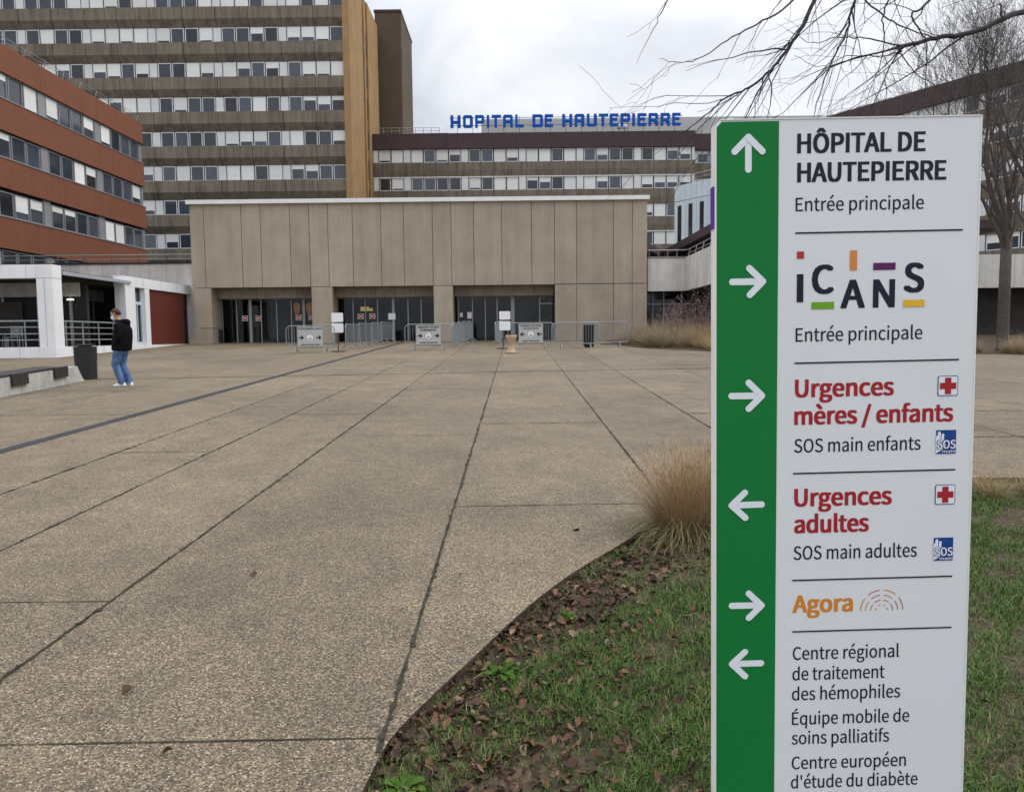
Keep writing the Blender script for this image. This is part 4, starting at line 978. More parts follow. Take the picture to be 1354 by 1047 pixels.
def stand(p, zs, lab, xo=0):
    t = thing('notice_stand', lab, 'sign stand', (p.x, p.y, SLOPE*p.y), 0, 'notice stands at the queue lines')
    mb = MB(); mb.lathe([(.02,.03),(.3,.03),(.3,0),(.02,0)], (0,0,0), 20); mb.build('base', MT['bin'], t); mb = MB(); mb.tube([(0,0,.02),(0,0,zs[0][1])], .02, 6); mb.build('pole', MT['bin'], t)
    for a, b in zs:
        mb = MB(); w_ = .24; P = [(x, z) for x, z in rr(-w_+xo, w_+xo, a, b, .04)]; mb.extr(P, 'y', -.04, -.025); mb.build('board', MT['paper'], t)
p = G(447.5,465); k = p.y/1000.; stand(p, [((465-426)*k,(465-414)*k),((465-440)*k,(465-427.7)*k)], 'black post with two white sheets, at the near end of the left queue line')
p = G(665.5,461); k = p.y/1000.; stand(p, [((461-423)*k,(461-412)*k),((461-437)*k,(461-425)*k)], 'black post with two white sheets, behind the sand stone urn', .08)
# ================================================================== URN, BINS, BENCH
p = G(676,467); k = p.y/1000.
t = thing('stone_urn', 'small sand coloured hourglass stone ashtray in front of the middle barriers', 'ashtray', (p.x, p.y, SLOPE*p.y)); mb = MB()
mb.lathe([(.0,0),(.20,0),(.205,.03),(.17,.07),(.125,.22),(.115,.34),(.16,.46),(.215,.62),(.225,.70),(.19,.70),(.17,.66),(0,.655)], (0,0,0), 18); mb.build('body', MT['stone'], t, smooth=True)
mb = MB(); mb.lathe([(0,.672),(.165,.672)], (0,0,0), 18); mb.build('sand_fill', MT['soil'], t); mb = MB(); mb.lathe([(.0,.006),(.30,.006),(.30,0)], (0,0,0), 20); mb.build('base_plate', MT['bin'], t)
def slat_bin(name, lab, loc, w_, h_, n, vertical=False):
    t = thing(name, lab, 'bin', loc); mb = MB(); r = w_/2
    if vertical:
        for i in range(14): a = 2*math.pi*i/14; x, y = r*math.cos(a), r*math.sin(a); mb.tube([(x*.93,y*.93,.06),(x,y,h_)], .026, 4)
    else:
        for i in range(n):
            z = .03+i*(h_-.06)/n; s = .90+.1*(i/n); q = r*s; c = q*.25; mb.prism([(-q+c,-q),(q-c,-q),(q,-q+c),(q,q-c),(q-c,q),(-q+c,q),(-q,q-c),(-q,-q+c)], z, z+(h_-.06)/n*.66)
    mb.build('slats', MT['bin'], t); mb = MB(); s = .86 if not vertical else .88
    if vertical: mb.lathe([(r*s*.9,.0),(r*s*.95,h_-.08),(r*s*.85,h_-.07),(r*s*.8,.1),(0,.1)], (0,0,0), 12)
    else:
        for z0, z1, e in ((.0,h_*.5,.865),(h_*.5,h_-.05,.915)): q = r*e; c = q*.25; mb.prism([(-q+c,-q),(q-c,-q),(q,-q+c),(q,q-c),(q-c,q),(-q+c,q),(-q,q-c),(-q,-q+c)], z0, z1)
    mb.build('liner', MT['bin'], t)
    mb = MB(); mb.lathe([(r*1.02,h_-.03),(r*1.05,h_),(r*.8,h_+.01),(r*.78,h_-.05)], (0,0,0), 12 if vertical else 8); mb.build('rim', MT['bin'], t); return t
p = G(107.5,502.5); slat_bin('litter_bin', 'anthracite slatted litter bin beside the concrete bench on the left', (p.x, p.y+.25, SLOPE*p.y), .45, .90, 16)
p = G(778.5,459.5); slat_bin('litter_bin', 'dark round litter bin of upright bars behind the right-hand barriers', (p.x, p.y, SLOPE*p.y), .44, .98, 0, True)
p = PY(292, 452.5, 42.1); slat_bin('litter_bin', 'small dark bin inside the left doorway recess', (p.x, 41.95, zg), .34, .78, 12)
p = G(803,455.5); mb = MB(); mb.lathe([(0,.05),(.26,.05),(.34,.0),(0,0)], (0,0,0), 20); o = mb.build('rubber_base', MT['bin']); o.location = (p.x, p.y, SLOPE*p.y); tag(o, 'flat dark rubber base lying by the right-hand barriers', 'base')
p = G(112,503.4); q_ = G(0,526)
yb_ = p.y; bn = thing('concrete_bench', 'low weathered concrete bench wall with dark seat planks at the left edge', 'bench', (p.x, p.y, SLOPE*p.y)); dxy = (q_.x-p.x)/(q_.y-p.y)
bn.rotation_euler = (math.atan(SLOPE), 0, -math.atan(dxy))
hb_ = (503-485.5)*(p.y)/1000.+.06; mb = MB()
cuts = [(-.25,-.95),(-.965,-1.95),(-1.965,-2.75),(-2.765,-4.4),(-4.415,-7)]
mb.extr([(0,0),(-.12,.1),(-.22,.22),(-.34,hb_),(-1.0,hb_),(-1.0,-.1),(0,-.1)], 'x', -.55, 0)
y = -1.012
while y > -7: mb.box(-.55, 0, y-.95, y, -.1, hb_); y -= .962
mb.build('concrete_wall', MT['gdark'], bn)
for y0, y1 in ((-.95,-4.4),):
    mb = MB(); mb.box(-.60, .0, y1, y0-.15, hb_+.004, hb_+.05); mb.build('seat_plank', MT['seat'], bn)
for y0 in (-.95, -2.75, -5.2):
    mb = MB(); mb.box(.002, .06, y0-.62, y0, hb_-.2, hb_+.05); mb.build('seat_bracket', MT['seat'], bn)
# ================================================================== THE MAN
SKIN = M('skin', (.42,.22,.15), .55, .06, 20); JACK = M('black_jacket', (.0045,.0045,.006), .95, .25, 6, bump=.5, bscale=9, spec=.12); JEAN = M('blue_denim', (.075,.13,.26), .85, .35, 5, bump=1.0, bscale=11, fine=.22)
HAIR = M('brown_hair', (.035,.016,.010), .6, .3, 30); SHOE = M('white_shoe', (.68,.68,.68), .5, .05, 8); MASK = M('pale_face_mask', (.60,.68,.76), .7, .04, 10)
pg_ = G(163.5, 510.5)
man = thing('person', 'man in black hooded jacket, blue jeans and white shoes, head bowed, wearing a face mask', 'person', (pg_.x, pg_.y, SLOPE*pg_.y), R(90))
def ring(c, rx, ry, n=14, tilt=0.0, rot=0.0):
    o = []
    for k in range(n):
        a = 2*math.pi*k/n; v = Vector((rx*math.cos(a), ry*math.sin(a), 0)); v.rotate(Matrix.Rotation(tilt, 3, 'X')); o.append(Vector(c)+v)
    return o
def limb(mb, pts, rads, n=10): mb.tube(pts, rads, n)
def fuse(o, vox, sm=4):
    m = o.modifiers.new('remesh', 'REMESH'); m.mode = 'VOXEL'; m.voxel_size = vox; m.use_smooth_shade = True
    s = o.modifiers.new('smooth', 'SMOOTH'); s.iterations = sm; s.factor = .5
HT = R(-24); HC = Vector((0, .10, 1.655))        # head bowed forward
def hp(x, y, z): v = Vector((x, y, z)); v.rotate(Matrix.Rotation(HT, 3, 'X')); return HC+v
def hring(z, rx, yf, yb, n=16): return [hp(rx*math.cos(2*math.pi*k/n), (yf if math.sin(2*math.pi*k/n) > 0 else yb)*math.sin(2*math.pi*k/n), z) for k in range(n)]
mb = MB()
mb.loft([hring(-.125,.025,.07,.0), hring(-.115,.042,.088,.02), hring(-.08,.060,.095,.06), hring(-.03,.070,.098,.088), hring(.02,.076,.100,.102), hring(.07,.074,.094,.104), hring(.105,.056,.070,.085), hring(.125,.02,.03,.04)])
mb.loft([[hp(x, y, z) for x, y, z in ((-.012,.09,.02),(.012,.09,.02),(0,.108,.02))], [hp(x, y, z) for x, y, z in ((-.019,.085,-.03),(.019,.085,-.03),(0,.128,-.032))]])        # nose
for s in (-1, 1): mb.tube([hp(s*.070,-.01,-.035), hp(s*.084,-.018,.0), hp(s*.082,-.022,.028)], [.010,.016,.010], 6)                                # ears
mb.tube([hp(-.045,.088,.028), hp(0,.102,.032), hp(.045,.088,.028)], [.010,.012,.010], 6)                                                       # brow
mb.tube([(0,-.02,1.42), (0,.03,1.52), hp(0,.005,-.07)], [.075,.060,.058], 12)
mb.loft([ring((0,0,.86),.15,.105), ring((0,0,.98),.16,.11), ring((0,.0,1.12),.15,.105), ring((0,-.01,1.30),.175,.12), ring((0,-.025,1.42),.17,.10), ring((0,-.02,1.47),.08,.07)])
legs = {-1: [(-.09,.0,.90), (-.095,.115,.50), (-.095,.0,.09)], 1: [(.09,-.01,.90), (.09,.055,.49), (.085,-.075,.09)]}
for s, P in legs.items():
    limb(mb, P, [.095,.062,.042]); a = Vector(P[2]); mb.tube([a+Vector((0,-.05,-.05)), a+Vector((0,.05,-.055)), a+Vector((0,.17,-.065))], [.035,.036,.024], 8)
arms = {-1: [(-.20,-.03,1.40), (-.245,-.06,1.13), (-.17,.03,.965)], 1: [(.20,-.03,1.40), (.245,-.05,1.13), (.17,.04,.965)]}
for s, P in arms.items():
    limb(mb, P, [.055,.042,.028]); w_ = Vector(P[2]); d = (Vector(P[2])-Vector(P[1])).normalized(); side = Vector((-s,0,0)); dn = d.cross(side).normalized()*(1 if s > 0 else -1)
    mb.tube([w_, w_+d*.05, w_+d*.095], [.026,.036,.030], 8)
    for k, (o, ln) in enumerate(((-.027,.070),(-.009,.082),(.009,.078),(.026,.060))):
        b = w_+d*.09+side*0+Vector((0,0,1)).cross(d).normalized()*o; mb.tube([b, b+d*ln*.5+Vector((0,0,-.012)), b+d*ln*.8+side*.02+Vector((0,0,-.035))], [.010,.009,.007], 6)
    mb.tube([w_+d*.03+side*.025, w_+d*.06+side*.05, w_+d*.09+side*.055], [.013,.011,.008], 6)
body = mb.build('body', SKIN, man); fuse(body, .009, 3)
mb = MB()                                        # jacket: trunk, sleeves, hood lying on the back
mb.loft([ring((0,.0,.82),.215,.195,16), ring((0,.0,.85),.23,.215,16), ring((0,-.01,1.0),.225,.22,16), ring((0,-.035,1.15),.225,.212,16), ring((0,-.05,1.32),.222,.19,16), ring((0,-.035,1.42),.20,.14,16), ring((0,-.01,1.49),.125,.10,16), ring((0,.01,1.535),.085,.085,16)])
for s, P in arms.items(): limb(mb, [Vector(P[0])+Vector((-s*.05,0,.01)), P[0], P[1], Vector(P[1]).lerp(Vector(P[2]),.9)], [.08,.088,.072,.056], 12)
mb.tube([(-.10,-.02,1.50), (-.085,-.12,1.50), (0,-.165,1.475), (.085,-.12,1.50), (.10,-.02,1.50)], [.035,.055,.075,.055,.035], 10)
mb.tube([(0,-.10,1.52), (0,-.165,1.44), (0,-.19,1.36)], [.07,.07,.035], 10)
j = mb.build('jacket', JACK, man); fuse(j, .016, 4)
mb = MB(); mb.loft([ring((0,0,.86),.158,.118), ring((0,0,.80),.165,.125), ring((0,.01,.74),.15,.11)])
for s, P in legs.items():
    a, b, c = map(Vector, P); limb(mb, [a, a.lerp(b,.5)+Vector((0,.01,0)), b, b.lerp(c,.5)+Vector((0,-.012,0)), c+Vector((0,-.005,.03)), c+Vector((0,0,-.03))], [.116,.104,.090,.084,.074,.076], 14)
j = mb.build('jeans', JEAN, man); fuse(j, .012, 3)
for s, P in legs.items():
    a = Vector(P[2]); a.z = 0; mb = MB()
    def sr(y, w_, h_, z0=.0): return [(a.x+w_*math.cos(t), a.y+y, z0+max(0, h_*math.sin(t))) if math.sin(t) >= -.01 else (a.x+w_*math.cos(t), a.y+y, z0) for t in [2*math.pi*k/12 for k in range(12)]]
    mb.loft([sr(-.105,.018,.06), sr(-.09,.034,.085), sr(-.03,.041,.105), sr(.05,.045,.085), sr(.12,.047,.06), sr(.17,.038,.045), sr(.195,.016,.028)]); sh_ = mb.build('shoe', SHOE, man, smooth=True)
    mb = MB(); mb.prism([(a.x+.047*math.cos(t)*(1 if math.sin(t) > 0 else .9), a.y+.045+.158*math.sin(t)) for t in [2*math.pi*k/16 for k in range(16)]], .0, .022); mb.build('sole', M('shoe_sole_%d' % (s+1), (.5,.5,.5), .7, .05, 8), sh_)
mb = MB(); mb.loft([[hp(x*1.09, y, z) for x, y, z in q] for q in (
   [(-.070,.02,.05),(-.074,-.04,-.03),(-.05,-.094,-.04),(0,-.107,-.04),(.05,-.094,-.04),(.074,-.04,-.03),(.070,.02,.05)],
   [(-.072,.03,.075),(-.078,-.04,.03),(-.055,-.105,.02),(0,-.117,.02),(.055,-.105,.02),(.078,-.04,.03),(.072,.03,.075)],
   [(-.058,.045,.098),(-.064,-.03,.10),(-.045,-.09,.09),(0,-.105,.09),(.045,-.09,.09),(.064,-.03,.10),(.058,.045,.098)],
   [(-.02,.05,.118),(-.025,-.02,.136),(-.02,-.06,.13),(0,-.07,.128),(.02,-.06,.13),(.025,-.02,.136),(.02,.05,.118)])], cap=False)
for i in range(0): pass
h_ = mb.build('hair', HAIR, man, smooth=True); sm_ = h_.modifiers.new('thick', 'SOLIDIFY'); sm_.thickness = .012
mb = MB(); mb.loft([[hp(x, y, z) for x, y, z in q] for q in ([(-.062,.055,-.005),(-.03,.098,-.008),(0,.136,-.012),(.03,.098,-.008),(.062,.055,-.005)], [(-.066,.05,-.05),(-.034,.104,-.055),(0,.132,-.058),(.034,.104,-.055),(.066,.05,-.05)], [(-.05,.045,-.105),(-.028,.09,-.12),(0,.104,-.125),(.028,.09,-.12),(.05,.045,-.105)])], cap=False)
k_ = mb.build('face_mask', MASK, man, smooth=True); sm_ = k_.modifiers.new('thick', 'SOLIDIFY'); sm_.thickness = .008; sm_.offset = 1
mb = MB()
for s in (-1, 1): mb.tube([hp(s*.062,.05,-.02), hp(s*.08,.0,.0), hp(s*.082,-.02,.02)], .003, 4)
mb.build('mask_strap', MASK, k_)
mb = MB()
for s in (-1, 1): mb.tube([hp(s*.030,.094,.010), hp(s*.030,.0985,.010)], [.012,.005], 8)
mb.build('eyes', M('eye', (.03,.02,.015), .3, 0), man)

# ================================================================== GRASSES, LAWN, LEAVES
_rw = random.Random(99)
def ribbon(V, Fc, p, d, ln, w_, bend, seg=5, sag=1.0, wob=.07):
    """a thin curved blade"""
    d = Vector(d).normalized(); side = d.cross(Vector((0,0,1)))
    if side.length < 1e-3: side = Vector((1,0,0))
    side.normalize(); side = side*math.cos(bend)+Vector((0,0,0)); n = len(V); q = Vector(p); st = ln/seg
    for i in range(seg+1):
        t = i/seg; ww = w_*(1-t*.85); V.append(tuple(q-side*ww)); V.append(tuple(q+side*ww))
        d = (d+Vector((_rw.gauss(0,wob),_rw.gauss(0,wob),-sag*st+_rw.gauss(0,wob)*.4))).normalized(); q = q+d*st
    for i in range(seg): a = n+2*i; Fc.append((a,a+1,a+3,a+2))
def tuft_mesh(name, n_up, n_low, h, spread, seed, mats):
    r = random.Random(seed); V = []; Fc = []; MI = []
    for i in range(n_up):
        a = r.uniform(0, 2*math.pi); q = r.random()**.6; lean = q*spread
        p = (math.cos(a)*q*.20*h, math.sin(a)*q*.20*h, 0); d = (math.cos(a)*lean, math.sin(a)*lean, 1); k = len(Fc)
        ribbon(V, Fc, p, d, h*r.uniform(.5,1.02)*(1.06-.25*q), r.uniform(.0013,.0026)*(h/.8)**.5, r.uniform(0,.8), 6, r.uniform(.1,1.1)/h); MI += [0]*(len(Fc)-k)
        if r.random() < .35:                      # seed head
            tip = Vector(V[-1]); dd = (Vector(V[-1])-Vector(V[-3])).normalized(); k = len(Fc)
            for z in range(3): ribbon(V, Fc, tip-dd*.03*z, dd+Vector((r.uniform(-.5,.5),r.uniform(-.5,.5),.2)), .05*h, .0022, 0, 2); 
            MI += [0]*(len(Fc)-k)
    for i in range(n_low):
        a = r.uniform(0, 2*math.pi); q = r.uniform(.1, 1); p = (math.cos(a)*q*.2*h, math.sin(a)*q*.2*h, 0); k = len(Fc); e = r.uniform(.5, 2.4)
        ribbon(V, Fc, p, (math.cos(a), math.sin(a), e), h*r.uniform(.45,1.05), r.uniform(.0014,.0028)*(h/.8)**.5, r.uniform(0,.6), 8, r.uniform(2.0,4.6)/h*.8, .12); MI += [1]*(len(Fc)-k)
    me = bpy.data.meshes.new(name); me.from_pydata(V, [], Fc)
    for m in mats: me.materials.append(m)
    me.polygons.foreach_set('material_index', MI); me.update(); return me
STRAW = island_ramp('straw_blades', [(0,(.22,.135,.065)),(.35,(.36,.245,.135)),(.7,(.46,.345,.205)),(1,(.33,.25,.15))]); LOWB = island_ramp('low_blades', [(0,(.045,.06,.018)),(.35,(.13,.12,.045)),(.7,(.27,.22,.11)),(1,(.34,.28,.15))])
GREYB = island_ramp('grey_straw', [(0,(.18,.135,.095)),(.5,(.33,.255,.175)),(1,(.42,.34,.24))]); PINKB = island_ramp('dry_twigs', [(0,(.09,.055,.05)),(.5,(.19,.13,.12)),(1,(.36,.27,.26))])
def tuft(me, p, s, rz_, lab, grp, name='grass_clump'):
    o = bpy.data.objects.new(name, me); COL.objects.link(o); o.location = p; o.scale = (s,)*3; o.rotation_euler.z = rz_; return tag(o, lab, 'grass clump', grp)
big = tuft_mesh('grass_clump', 2600, 1300, .84, .62, 5, [STRAW, LOWB])
p = G(907, 702); tuft(big, (p.x, p.y, gz(p.y)+LAWN_Z), .92, .4, 'big straw coloured grass clump at the lawn edge, just left of the sign', None)
p2_ = G(948, 688); tuft(big, (p2_.x, p2_.y, gz(p2_.y)+LAWN_Z), .85, 2.1, 'straw coloured grass clump half hidden behind the left edge of the direction sign', None)
edge_t = tuft_mesh('grass_clump', 260, 520, .46, 1.2, 77, [STRAW, LOWB]); re_ = random.Random(5)
for i in range(34):
    x, y = 2.9+i*.13+re_.uniform(-.1,.1), 6.95+re_.uniform(-.35,.25); tuft(edge_t, (x, y, gz(y)+LAWN_Z), re_.uniform(.5,1.0), re_.uniform(0,6), 'low dry grass tuft along the far lawn edge right of the sign', 'low tufts on the far lawn edge')
far = [tuft_mesh('grass_clump', 620, 260, 1.0, .95, 20+i, m) for i, m in enumerate(([STRAW, LOWB],[GREYB, LOWB],[GREYB, LOWB]))]
mb = MB(); mb.face([(x, y, SLOPE*y+.006) for x, y in [(4.8,40.9),(4.75,34.6),(5.6,31.4),(7.45,29.0),(11,27.0),(17,25.6),(17,33),(9.3,33.8),(9.3,40.9)]]); mb.face([(x, y, SLOPE*y+.006) for x, y in [(17.02,40.9),(17.02,25.6),(40,25.0),(40,40.9)]])
bd = mb.build('planting_bed', MT['soil']); struct(bd)
rv = random.Random(12); cl = []
for i in range(48):
    for _ in range(40):
        x, y = rv.uniform(4.9,9.2), rv.uniform(28.8,38)
        if x > 4.9+max(0,(34.6-y))*.47+.25 and all((x-a)**2+(y-b)**2 > .30 for a, b in cl): cl.append((x, y)); break
for x, y in sorted(cl, key=lambda c: c[1]):
    far_ = y > 32; k = 0 if (x-4.9)/(4.3) > .55 and y < 34 else 1+rv.randrange(2); s = rv.uniform(.75,1.15)*(1.25 if far_ else .85)
    tuft(far[k], (x, y, SLOPE*y), s, rv.uniform(0,6), 'dry grass clump in the planting bed right of the entrance', 'grass clumps in the entrance bed')
for i in range(46):
    x, y = 15.4+rv.uniform(0, 9), rv.uniform(25.6, 27.6); tuft(far[rv.randrange(3)], (x, y, SLOPE*y), rv.uniform(.5,.85), rv.uniform(0,6), 'dry grass clump at the foot of the bare trees right of the sign', 'grass clumps under the right-hand trees')
# leafless seed-head shrubs in that bed
def shrub(loc, h, seed, lab, grp=None):
    r = random.Random(seed); mb = MB(); V = []; Fc = []
    for i in range(46):
        a = r.uniform(0,6.28); l = r.uniform(.1,.5); P = [Vector((0,0,0))]; d = Vector((math.cos(a)*l, math.sin(a)*l, 1)).normalized()
        for s_ in range(6): P.append(P[-1]+d*h/6*r.uniform(.8,1.1)); d = (d+Vector((r.uniform(-.25,.25),r.uniform(-.25,.25),0))).normalized()
        mb.tube(P, [.008-.001*k for k in range(7)], 3, cap=False)
        for q in P[2:]:
            for _ in range(5):
                e = q+Vector((r.gauss(0,.09),r.gauss(0,.09),r.gauss(0,.07))); s_ = r.uniform(.012,.03); n = Vector((r.gauss(0,1),r.gauss(0,1),r.gauss(0,1))).normalized(); u = n.orthogonal().normalized()*s_; v = n.cross(u)
                mb.face([e-u-v*.6, e+u-v*.6, e+u+v*.6, e-u+v*.6])
    o = mb.build('dry_shrub', PINKB); o.location = loc; tag(o, lab, 'shrub', grp)
for i, (x, y, h) in enumerate(((7.55,35.5,1.9),(8.5,34.2,2.6),(8.1,37.5,1.8))): shrub((x, y, SLOPE*y), h, 60+i, ['rosy leafless seed-head shrub among the dry grasses right of the entrance, the left one', 'tallest rosy leafless shrub, against the dark recess beside the sign edge', 'low rosy leafless shrub behind the others near the dark recess'][i])

def in_lawn(x, y):
    if y > 7.2 or y < 1.6: return -1
    for a, b in zip(edge[:-2], edge[1:-1]):
        if a[1] <= y <= b[1]: return x-(a[0]+(b[0]-a[0])*(y-a[1])/(b[1]-a[1]+1e-9))
    return x-1.6
# lawn blades
rg = np.random.default_rng(3); NB = 900000
cx_, cy_ = rg.uniform(-.7, 6.2, NB), 1.95+5.3*rg.random(NB)**1.3
# keep what the lens could see, and a little round it
pz_ = SLOPE*cy_-CAM_H; zd = cx_*_f.x+cy_*_f.y+pz_*_f.z
ppx = CX+FPX*(cx_*_rt.x+cy_*_rt.y+pz_*_rt.z)/zd; ppy = CY-FPX*(cx_*_up.x+cy_*_up.y+pz_*_up.z)/zd
ex_ = np.array([p[0] for p in edge[:-1]]); ey_ = np.array([p[1] for p in edge[:-1]]); o_ = np.argsort(ey_)
ed = cx_-np.interp(cy_, ey_[o_], ex_[o_])
def fld(x, y, s, o): return np.sin(x*s+o)*np.sin(y*s*1.13+o*2.1)+.6*np.sin(x*s*2.3-y*s*1.7+o)
den = fld(cx_, cy_, 3.3, .7)+.8*fld(cx_, cy_, 9., 2.)+.4*fld(cx_, cy_, 27., 1.)
pr = .74+.34*den; pr = np.where((ed < .85) & (cy_ < 5.8), pr-.55*(1-ed/.85)-.03, pr); pr = np.where((ppx > 990) & (ppx < 1250), pr*.3, pr)
ok_ = (ed > .012) & (ppx > 450) & (ppx < 1420) & (ppy < 1110) & (cy_ < 7.15) & (rg.random(NB) < np.clip(pr, .16, 1)*.85)
keep = np.nonzero(ok_)[0]; nb = len(keep); bx, by = cx_[keep], cy_[keep]
hgt = (.018+.034*rg.random(nb)**1.8)*(1+.25*np.clip(den[keep],-1,1)); an = rg.uniform(0, 6.283, nb); ln_ = rg.uniform(.25, 1.35, nb)*hgt; wd = rg.uniform(.0010,.0021, nb); a2_ = an+rg.uniform(-.6,.6,nb)
bz = SLOPE*by+LAWN_Z-.002; sx, sy = -np.sin(an)*wd, np.cos(an)*wd
V = np.zeros((nb,5,3))
V[:,0] = np.stack([bx-sx, by-sy, bz],1); V[:,1] = np.stack([bx+sx, by+sy, bz],1)
mx_, my_ = bx+np.cos(an)*ln_*.35, by+np.sin(an)*ln_*.35
V[:,2] = np.stack([mx_+sx*.8, my_+sy*.8, bz+hgt*.65],1); V[:,3] = np.stack([mx_-sx*.8, my_-sy*.8, bz+hgt*.65],1)
V[:,4] = np.stack([mx_+np.cos(a2_)*ln_*.65, my_+np.sin(a2_)*ln_*.65, bz+hgt*(.75+.3*rg.random(nb))],1)
me = bpy.data.meshes.new('lawn_grass'); me.vertices.add(nb*5); me.vertices.foreach_set('co', V.reshape(-1))
li = np.array([[0,1,2,3,3,2,4]])+5*np.arange(nb)[:,None]
me.loops.add(nb*7); me.loops.foreach_set('vertex_index', li.reshape(-1).astype(np.int32)); me.polygons.add(nb*2)
ls = np.stack([np.arange(nb)*7, np.arange(nb)*7+4],1).reshape(-1).astype(np.int32); me.polygons.foreach_set('loop_start', ls); me.update(); me.validate()
LG = island_ramp('lawn_blades', [(0,(.018,.052,.010)),(.34,(.040,.105,.015)),(.64,(.068,.140,.022)),(.82,(.115,.15,.036)),(.93,(.20,.17,.07)),(1,(.28,.235,.13))], .6)
me.materials.append(LG); lo = bpy.data.objects.new('lawn_grass', me); COL.objects.link(lo); tag(lo, 'short green lawn with dry blades around the direction sign', 'grass', kind='stuff')
# leaf litter
LEAF = island_ramp('dead_leaves', [(0,(.022,.014,.011)),(.35,(.055,.030,.021)),(.62,(.098,.052,.034)),(.88,(.16,.078,.040)),(1,(.22,.165,.11))], .65)
def leaf(mb, p, s, yaw, r, lift=.3):
    d = Vector((math.cos(yaw), math.sin(yaw), r.uniform(-.2,.55))).normalized(); u = d.cross(Vector((0,0,1))).normalized(); u = u*math.cos(r.uniform(-.5,.5))+Vector((0,0,r.uniform(-.9,.9))); n = d.cross(u); c = r.uniform(.1,.5)*s; w_ = s*r.uniform(.16,.36)
    P = Vector(p); pts = [(0,0),(.3,.8),(.62,.9),(1,.0)]; n0 = len(mb.v)
    mid = [P+d*s*t-n*(-c)*0 for t, _ in pts]; L_, Rr = [], []
    for t, q in pts[1:3]: L_.append(P+d*s*t+u*w_*q+Vector((0,0,c*r.uniform(.3,1)))); Rr.append(P+d*s*t-u*w_*q+Vector((0,0,c*r.uniform(.3,1))))
    tip = mid[3]+Vector((0,0,c*r.uniform(-.1,.8))); ms = [mid[1], mid[2]]
    mb.v += [tuple(v) for v in (mid[0], L_[0], L_[1], tip, ms[0], ms[1], Rr[0], Rr[1])]; a = n0
    for f in ((0,4,1),(4,5,2,1),(5,3,2),(0,6,4),(6,7,5,4),(7,3,5)): mb.f.append(tuple(a+k for k in f)); mb.mi.append(0)
r = random.Random(8); mb = MB(); cnt = 0
while cnt < 4700:
    y = 2.2+5*r.random()**1.5; 
    es = [(a, b) for a, b in zip(edge[:-2], edge[1:-1]) if a[1] <= y <= b[1]]
    if not es: continue
    a, b = es[0]; x0 = a[0]+(b[0]-a[0])*(y-a[1])/(b[1]-a[1]); x = x0+.02+abs(r.gauss(0,.40)) if r.random() < .70 else x0+r.uniform(0,1.9)
    leaf(mb, (x, y, SLOPE*y+LAWN_Z+r.uniform(.0,.022)), r.uniform(.016,.062), r.uniform(0,6.28), r); cnt += 1
for i in range(60): x, y = r.uniform(1.2,5), r.uniform(2.6,7); leaf(mb, (x, y, SLOPE*y+LAWN_Z+.02), r.uniform(.03,.06), r.uniform(0,6.28), r)
o = mb.build('leaf_litter', LEAF); tag(o, 'brown dead leaves strewn along the paving edge of the lawn', 'leaves', kind='stuff')
mb = MB()
for i in range(170):
    y = 2.3+4*r.random(); es = [(a, b) for a, b in zip(edge[:-2], edge[1:-1]) if a[1] <= y <= b[1]]
    if not es: continue
    a, b = es[0]; x = a[0]+(b[0]-a[0])*(y-a[1])/(b[1]-a[1])+.03+abs(r.gauss(0,.4)); yw = r.uniform(0,6.28); l = r.uniform(.03,.16); p = Vector((x, y, SLOPE*y+LAWN_Z+r.uniform(.012,.03)))
    mb.tube([p, p+Vector((math.cos(yw)*l*.5, math.sin(yw)*l*.5, r.uniform(0,.02))), p+Vector((math.cos(yw+.3)*l, math.sin(yw+.3)*l, 0))], [.0016,.0014,.0008], 3, cap=False)
o = mb.build('twig_litter', island_ramp('twigs', [(0,(.05,.035,.025)),(.6,(.13,.095,.06)),(1,(.28,.22,.14))])); tag(o, 'thin dry twigs and stalks among the dead leaves', 'twigs', kind='stuff')
WEED = island_ramp('weed_leaf', [(0,(.026,.056,.008)),(.5,(.040,.085,.012)),(1,(.06,.11,.018))], .75, 0, .06)
for i, (px, py, s, n) in enumerate(((655,884,.125,15),(522,1036,.12,16),(742,812,.10,10),(790,668+150,.05,8))):
    p = G(px, py); rr2 = random.Random(90+i); mb = MB()
    for k in range(n):
        a = 2*math.pi*k/n+rr2.uniform(-.3,.3); l = s*rr2.uniform(.65,1.1); d = Vector((math.cos(a), math.sin(a), rr2.uniform(.35,1.5))).normalized(); sd = Vector((-math.sin(a), math.cos(a), 0)); q = Vector((0,0,0)); L_ = []; prev = None
        for t, w_ in ((0,.10),(.25,.3),(.4,.2),(.55,.38),(.7,.26),(.85,.3),(1,.02)):
            c = q+d*l*t+Vector((0,0,-.5*l*t*t)); e1, e2 = c-sd*w_*l*.45+Vector((0,0,.1*l*w_)), c+sd*w_*l*.45+Vector((0,0,.1*l*w_))
            if prev:
                nn = len(mb.v); mb.v += [] ; 
            L_.append((e1, c, e2)); prev = c
        n0 = len(mb.v)
        for tr_ in L_: mb.v += [tuple(v) for v in tr_]
        for j_ in range(len(L_)-1):
            b = n0+3*j_; mb.f += [(b,b+1,b+4,b+3),(b+1,b+2,b+5,b+4)]; mb.mi += [0,0]
    o = mb.build('weed_plant', WEED); o.location = (p.x+.03, p.y, SLOPE*p.y+LAWN_Z+.012)
    tag(o, ['dandelion-like weed rosette at the paving edge, midway along the leaf strip', 'leafy green weed at the lowest corner of the lawn beside the paving', 'small weed rosette at the upper paving edge near the straw clump', 'tiny green weed among dead leaves below the straw clump'][i], 'weed', None)
